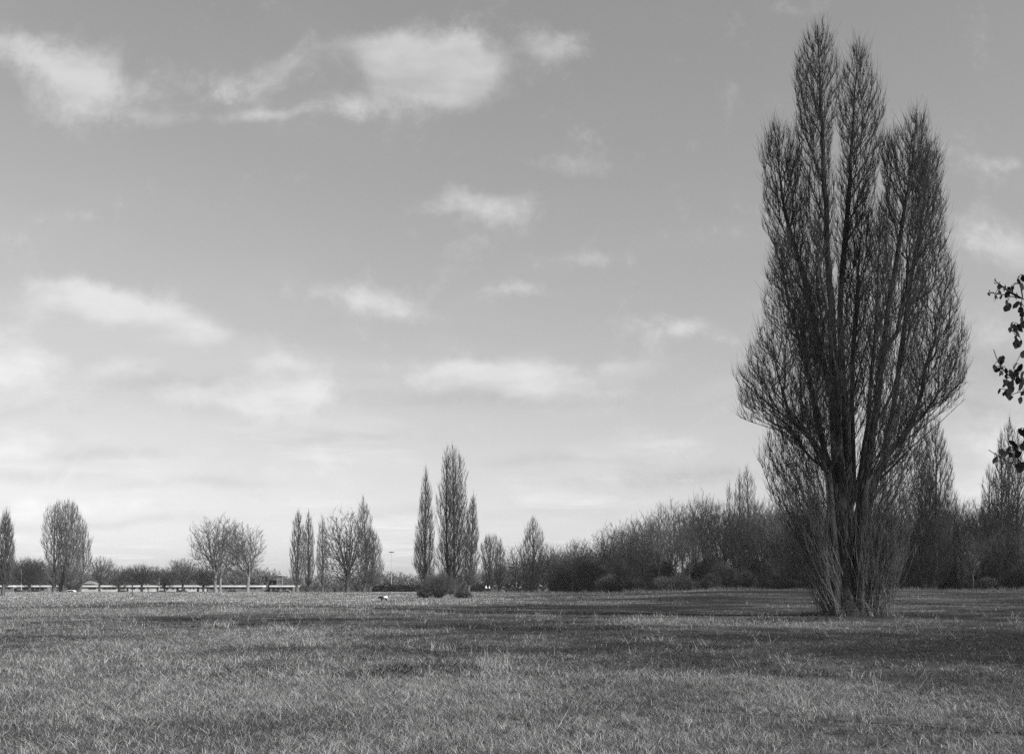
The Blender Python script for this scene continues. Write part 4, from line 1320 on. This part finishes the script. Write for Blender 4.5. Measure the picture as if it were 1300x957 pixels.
def low_building(label, x0, x1, windows, white=True, yt=742.6, canopy=False, ywin=(744.8, 748.0), solid_below=True, name='white_building'):
    Y = YB
    X0, X1 = wx(x0, Y), wx(x1, Y)
    zb = float(ground_z((X0 + X1) / 2, Y)); zt = wz(yt, Y)
    root = empty(name, ((X0 + X1) / 2, Y, zb), label, 'building')
    w = (X1 - X0) / 2; H = zt - zb
    b = MB(); b.box(-w, w, 0, 7, -.3, H - .5); b.build('wall', 'white_wall' if white else 'pale_wall', root)
    b = MB(); b.box(-w - .1, w + .1, -.45, 7.3, H - .5, H - .06); b.build('fascia', 'fascia_white', root, bevel=.02)
    b = MB(); b.prism([(-.3, H - .06), (7.1, H - .06), (6.9, H + .08), (-.1, H + .08)], 0, -w, w); b.build('roof', 'roof_dark', root)
    zw1, zw0 = wz(ywin[0], Y) - zb, wz(ywin[1], Y) - zb
    cxm = (x0 + x1) / 2
    for (a, c, kind) in windows:
        A, C_ = (a - cxm) / F * Y, (c - cxm) / F * Y
        if kind == 'w':
            b = MB(); b.box(A, C_, -.04, .0, zw0, zw1); f = b.build('window', 'steel_pale', root)
            nb = max(1, int(round((C_ - A) / 1.3)))
            b = MB()
            for k in range(nb):
                b.box(A + (C_ - A) * k / nb + .06, A + (C_ - A) * (k + 1) / nb - .06, -.06, -.03, zw0 + .06, zw1 - .05)
            b.build('pane', 'glass_dark', f)
        else:
            b = MB(); b.box(A, C_, -.05, .02, -.05, zw1); b.build('door', 'paint_dark', root)
    return root


low_building('white fascia stub of a low building at the left edge, behind the leaning poplar', -14, 17, [(-8, 2, 'w'), (4, 14, 'w')], False)
low_building('low building with a white fascia over dark glazing, behind the round dark tree', 22, 61, [(29, 36, 'w'), (38, 57, 'w')], False, ywin=(745.0, 749.5))
low_building('low white building with one short and one long window band, left of the thin sapling', 103, 150, [(112, 122, 'w'), (124.5, 127, 'w'), (130, 148, 'w')])
low_building('low white building right behind the thin sapling and the forked tree', 151.5, 187, [(153, 158.5, 'w'), (161, 163, 'd'), (166, 172, 'w'), (176, 184, 'w')])
low_building('long white building with doors and small windows under the domed tree', 188.5, 262, [(199, 201, 'd'), (208, 214, 'w'), (218, 222, 'w'), (224, 227, 'd'), (231, 235, 'd'), (241, 243, 'w'), (245, 247, 'w'), (250, 253, 'd'), (256, 260, 'w')])
low_building('low grey building with a bright white fascia behind the pale-trunked trees', 263.5, 334, [(266, 273, 'w'), (285, 300, 'w'), (306, 326, 'w')], False, ywin=(744.8, 748))
low_building('low dark-fronted building with the brightest white fascia below the roofed stand', 343, 373, [(345, 356, 'w'), (358, 364, 'w'), (367, 371, 'd')], False, ywin=(744.9, 749.5))
# little white pavilion roof above the row
Y = 300.0
pv = empty('pavilion', (wx(112, Y), Y, float(ground_z(wx(112, Y), Y))), 'small pavilion with a pale pyramid roof showing over the white building', 'building')
zb = float(ground_z(wx(112, Y), Y)); zr = wz(741, Y) - zb; zp = wz(736.5, Y) - zb
b = MB(); b.box(-1.9, 1.9, 0, 3.6, -.2, zr); b.build('wall', 'pale_wall', pv)
bm = bmesh.new()
v = [bm.verts.new(p) for p in ((-1.9, -.4, zr), (1.9, -.4, zr), (1.9, 4, zr), (-1.9, 4, zr), (-.15, 1.8, zp), (.15, 1.8, zp))]
for f in ((0, 1, 5, 4), (1, 2, 5), (2, 3, 4, 5), (3, 0, 4), (3, 2, 1, 0)): bm.faces.new([v[i] for i in f])
me = bpy.data.meshes.new('roof'); bm.to_mesh(me); bm.free(); link('roof', me, 'paint_mid', pv)

# roofed stand on posts
Y = 292.0
sx, zb = wx(343, Y), float(ground_z(wx(343, Y), Y))
stand = empty('grandstand', (sx, Y, zb), 'open stand with a flat dark roof held on thin posts between trees', 'grandstand')
q = Y / F
zt = wz(731, Y) - zb
b = MB(); b.box(-17 * q, 12 * q, -2, 6, zt - .28, zt); b.build('roof', 'roof_dark', stand)
b = MB(); b.box(11.2 * q, 17 * q, -1.4, 4, zt + .1, zt + .42); b.build('roof_edge', 'steel_pale', stand)
for k, (xx, m_, r_) in enumerate(((-9, 'paint_mid', .13), (-3.8, 'steel_dark', .3), (9.4, 'paint_mid', .11), (11.6, 'paint_mid', .11), (16.2, 'paint_mid', .13), (3, 'steel_dark', .14))):
    b = MB(); b.cyl((xx * q, -.6, -.2), (xx * q, -.6, zt - .28 if xx < 12 else zt + .1), r_, r_, 10); b.build('post', m_, stand)
b = MB()
for k in range(4): b.box(9.4 * q, 16.2 * q, -.65, -.57, zt - 1.3 - k * 1.1, zt - 1.2 - k * 1.1)
b.build('railing', 'paint_mid', stand)
b = MB(); b.prism([(1.5, zt * .35), (5.5, zt * .78), (5.5, zt * .1), (1.5, zt * .1)], 0, -6 * q, 9 * q); b.build('seating_bank', 'roof_dark', stand)

# floodlight mast
Y = 330.0
fx, fz = wx(497, Y), float(ground_z(wx(497, Y), Y))
fl = empty('floodlight_mast', (fx, Y, fz), 'thin tall floodlight mast with a flat lamp head above the hedge', 'floodlight')
zh = wz(701, Y) - fz
b = MB(); b.cyl((0, 0, -.3), (0, 0, zh), .11, .06, 8); b.build('pole', 'steel_pale', fl)
b = MB(); b.box(-.85, .8, -.3, .3, zh - .05, zh + .22); b.build('lamp_head', 'steel_dark', fl, bevel=.04)

# two lamp posts by the buildings
for (px, py, lab) in ((27, 712, 'pale lamp post before the round dark tree at the far left'), (202, 724, 'pale lamp post over the long white building, right of the forked tree')):
    Y = 283.0
    z0_ = float(ground_z(wx(px, Y), Y)); h_ = wz(py, Y) - z0_
    lp = tag(empty('lamp_post', (wx(px, Y), Y, z0_), lab, 'lamp post'), None, None, 'lamp posts by the buildings')
    b = MB(); b.cyl((0, 0, -.2), (0, 0, h_), .10, .06, 8); b.cyl((0, 0, h_ - .05), (.7, -.3, h_ + .1), .05, .04, 8); b.build('pole', 'steel_pale', lp)
    b = MB(); b.box(.55, 1.05, -.42, -.2, h_ + .03, h_ + .15); b.build('lamp_head', 'steel_dark', lp, bevel=.02)

# ------------------------------------------------------------------ parked cars in front of the buildings


def car(px, Y, paint, label, rz=0.0, van=False):
    z = float(ground_z(wx(px, Y), Y))
    root = empty('parked_car', (wx(px, Y), Y, z), label, 'car', 'cars parked by the white buildings')
    root.rotation_euler.z = rz
    h = 1.95 if van else 1.42
    b = MB()
    if van: prof = [(-2.2, .3), (2.2, .3), (2.25, .9), (1.75, 1.05), (1.2, h - .05), (1.0, h), (-2.1, h), (-2.2, 1.1)]
    else: prof = [(-2.1, .32), (2.1, .32), (2.15, .72), (1.95, .86), (1.05, .98), (.45, h), (-1.05, h), (-1.75, 1.0), (-2.12, .92)]
    bm_ = b.bm
    for (y, s) in ((-.82, 1), (.82, 1)): pass
    b.prism(prof, 1, -.84, .84); b.build('body', paint, root, bevel=.05)
    b = MB()
    if van:
        b.prism([(.55, 1.1), (1.58, 1.1), (1.15, h - .15), (.55, h - .15)], 1, -.855, .855)
    else:
        b.prism([(-1.5, 1.0), (.9, 1.0), (.4, h - .1), (-1.0, h - .1)], 1, -.855, .855)
    b.build('window', 'glass_dark', root)
    for wx_ in (-1.3, 1.3):
        for wy in (-.78, .78):
            b = MB(); b.cyl((wx_, wy - .11, .31), (wx_, wy + .11, .31), .32, .32, 14); t_ = b.build('wheel', 'tyre_black', root)
    return root


car(26.5, 279, 'paint_dark', 'dark car parked at the left end of the dark-glazed building')
car(47, 279, 'paint_dark', 'dark car parked in front of the middle of the dark-glazed building', .05)
car(91.5, 278, 'paint_white', 'white car parked alone below the broad flat-topped poplar', .1)
car(157, 279, 'paint_dark', 'dark car parked beside the thin sapling')
car(209, 279, 'paint_mid', 'grey car parked in front of the long white building', -.05)
car(233, 279, 'paint_dark', 'dark car parked below the taller domed tree', .04)
car(297, 280, 'paint_dark', 'dark car parked between the pale-trunked trees', .03)
car(352, 280, 'paint_dark', 'dark car parked under the roofed stand', -.04)
car(365, 280, 'paint_mid', 'grey car parked right of the roofed stand', .05)

# ------------------------------------------------------------------ people and the dog (skin modifier figures)


def skin_mesh(verts, edges, radii, root_i=0, sub=2):
    me = bpy.data.meshes.new('body')
    me.from_pydata(verts, edges, [])
    o = bpy.data.objects.new('body', me)
    col.objects.link(o)
    m = o.modifiers.new('skin', 'SKIN'); m.use_smooth_shade = True
    s = o.modifiers.new('sub', 'SUBSURF'); s.levels = sub; s.render_levels = sub
    for i, r in enumerate(radii):
        me.skin_vertices[0].data[i].radius = (r, r) if not isinstance(r, tuple) else r
    me.skin_vertices[0].data[root_i].use_root = True
    dg = bpy.context.evaluated_depsgraph_get()
    me2 = bpy.data.meshes.new_from_object(o.evaluated_get(dg))
    bpy.data.objects.remove(o)
    return me2


def person(px, Y, label, stride, face, top='cloth_white', hgt=1.72):
    z = float(ground_z(wx(px, Y), Y))
    root = empty('person', (wx(px, Y), Y, z), label, 'person', 'people walking along the edge of the wood')
    root.rotation_euler.z = face
    s = hgt / 1.75; st = stride
    V = [(0, 0, .95), (0, 0, 1.15), (0, -.01, 1.38), (0, 0, 1.50), (0, -.02, 1.62), (0, -.01, 1.72),
         (-.10, 0, .90), (-.11, -st * .5, .50), (-.11, -st * .42 + .04, .07), (-.12, -st * .42 - .13, .04),
         (.10, 0, .90), (.11, st * .35 - .05, .50), (.11, st * .62, .09), (.12, st * .62 - .15, .05),
         (-.19, 0, 1.42), (-.25, st * .3, 1.14), (-.24, st * .3 - .16, .93), (-.24, st * .3 - .22, .85),
         (.19, 0, 1.42), (.25, -st * .3, 1.14), (.24, -st * .3 - .18, .95), (.24, -st * .3 - .25, .87)]
    E = [(0, 1), (1, 2), (2, 3), (3, 4), (4, 5), (0, 6), (6, 7), (7, 8), (8, 9), (0, 10), (10, 11), (11, 12), (12, 13), (2, 14), (14, 15), (15, 16), (16, 17), (2, 18), (18, 19), (19, 20), (20, 21)]
    R = [(.15, .11), (.14, .10), (.17, .11), .055, .09, .075, .09, .06, .042, .035, .09, .06, .042, .035, .06, .042, .034, .03, .06, .042, .034, .03]
    me = skin_mesh([tuple(c * s for c in v) for v in V], E, R)
    me.materials.append(MATS['skin']); me.materials.append(MATS['cloth_dark']); me.materials.append(MATS[top])
    for p in me.polygons:
        c = p.center / s
        p.material_index = 0 if (c.z > 1.47 or (abs(c.x) > .19 and c.z < .92)) else (2 if c.z > .93 else 1)
        p.use_smooth = True
    link('body', me, None, root)
    bm_ = bmesh.new(); bmesh.ops.create_uvsphere(bm_, u_segments=12, v_segments=8, radius=.115 * s)
    for v in bm_.verts: v.co = Vector((v.co.x * .9, v.co.y + .025, v.co.z * .8 + 1.69 * s))
    m2 = bpy.data.meshes.new('hair'); bm_.to_mesh(m2); bm_.free(); link('hair', m2, 'hair_dark', root)
    return root


person(617.0, 236, 'person in a pale top and dark trousers, left one of the two walking together', .34, 1.3)
person(621.2, 236.6, 'person in a pale top and dark trousers, right one of the two walking together', .28, 1.5, hgt=1.66)
person(765.5, 226, 'person in a pale top and dark trousers walking in front of the big evergreen', .3, -1.4)

# small black and white dog out on the grass
Yd = F * CH / (763.2 - HY)
zd = float(ground_z(wx(487.5, Yd), Yd))
dog = empty('dog', (wx(487.5, Yd), Yd, zd), 'small black and white dog nosing in the grass of the open meadow', 'dog')
V = [(.18, 0, .42), (0, 0, .40), (-.20, 0, .43), (.34, 0, .47), (.44, 0, .40), (.55, 0, .33), (-.38, 0, .52), (-.46, 0, .60),
     (.22, .08, .36), (.23, .08, .19), (.22, .08, .03), (.26, .08, .02), (.22, -.08, .36), (.26, -.08, .19), (.25, -.08, .03), (.29, -.08, .02),
     (-.22, .08, .34), (-.16, .09, .24), (-.26, .09, .13), (-.23, .09, .02), (-.22, -.08, .34), (-.18, -.09, .24), (-.28, -.09, .13), (-.26, -.09, .02),
     (.44, .055, .49), (.44, -.055, .49)]
E = [(0, 1), (1, 2), (0, 3), (3, 4), (4, 5), (2, 6), (6, 7), (0, 8), (8, 9), (9, 10), (10, 11), (0, 12), (12, 13), (13, 14), (14, 15), (2, 16), (16, 17), (17, 18), (18, 19), (2, 20), (20, 21), (21, 22), (22, 23), (4, 24), (4, 25)]
R = [(.12, .14), (.105, .11), (.11, .12), .085, .08, .035, .035, .02, .06, .035, .028, .028, .06, .035, .028, .028, .075, .05, .03, .028, .075, .05, .03, .028, .02, .02]
me = skin_mesh(V, E, R, 1)
me.materials.append(MATS['hair_dark']); me.materials.append(MATS['cloth_white'])
for p in me.polygons:
    p.material_index = 1 if p.center.x < .0 and p.center.z > .36 and p.center.x > -.36 else 0
    p.use_smooth = True
link('body', me, None, dog)
dog.scale = (1.15, 1.15, 1.1)
dog.rotation_euler.z = 2.9

# ------------------------------------------------------------------ thin haze over the park
b = MB(); b.box(-4100, 4100, -4100, 5100, -3.2, 36)
hz = b.build('haze', None)
hm = bpy.data.materials.new('haze'); hm.use_nodes = True
hn = hm.node_tree
for n_ in list(hn.nodes): hn.nodes.remove(n_)
ho = hn.nodes.new('ShaderNodeOutputMaterial'); hv = hn.nodes.new('ShaderNodeVolumePrincipled')
hv.inputs['Color'].default_value = (.92, .92, .92, 1); hv.inputs['Density'].default_value = 0.00011; hv.inputs['Anisotropy'].default_value = 0.0
hn.links.new(hv.outputs[0], ho.inputs['Volume'])
hz.data.materials.append(hm)
tag(hz, kind='stuff')
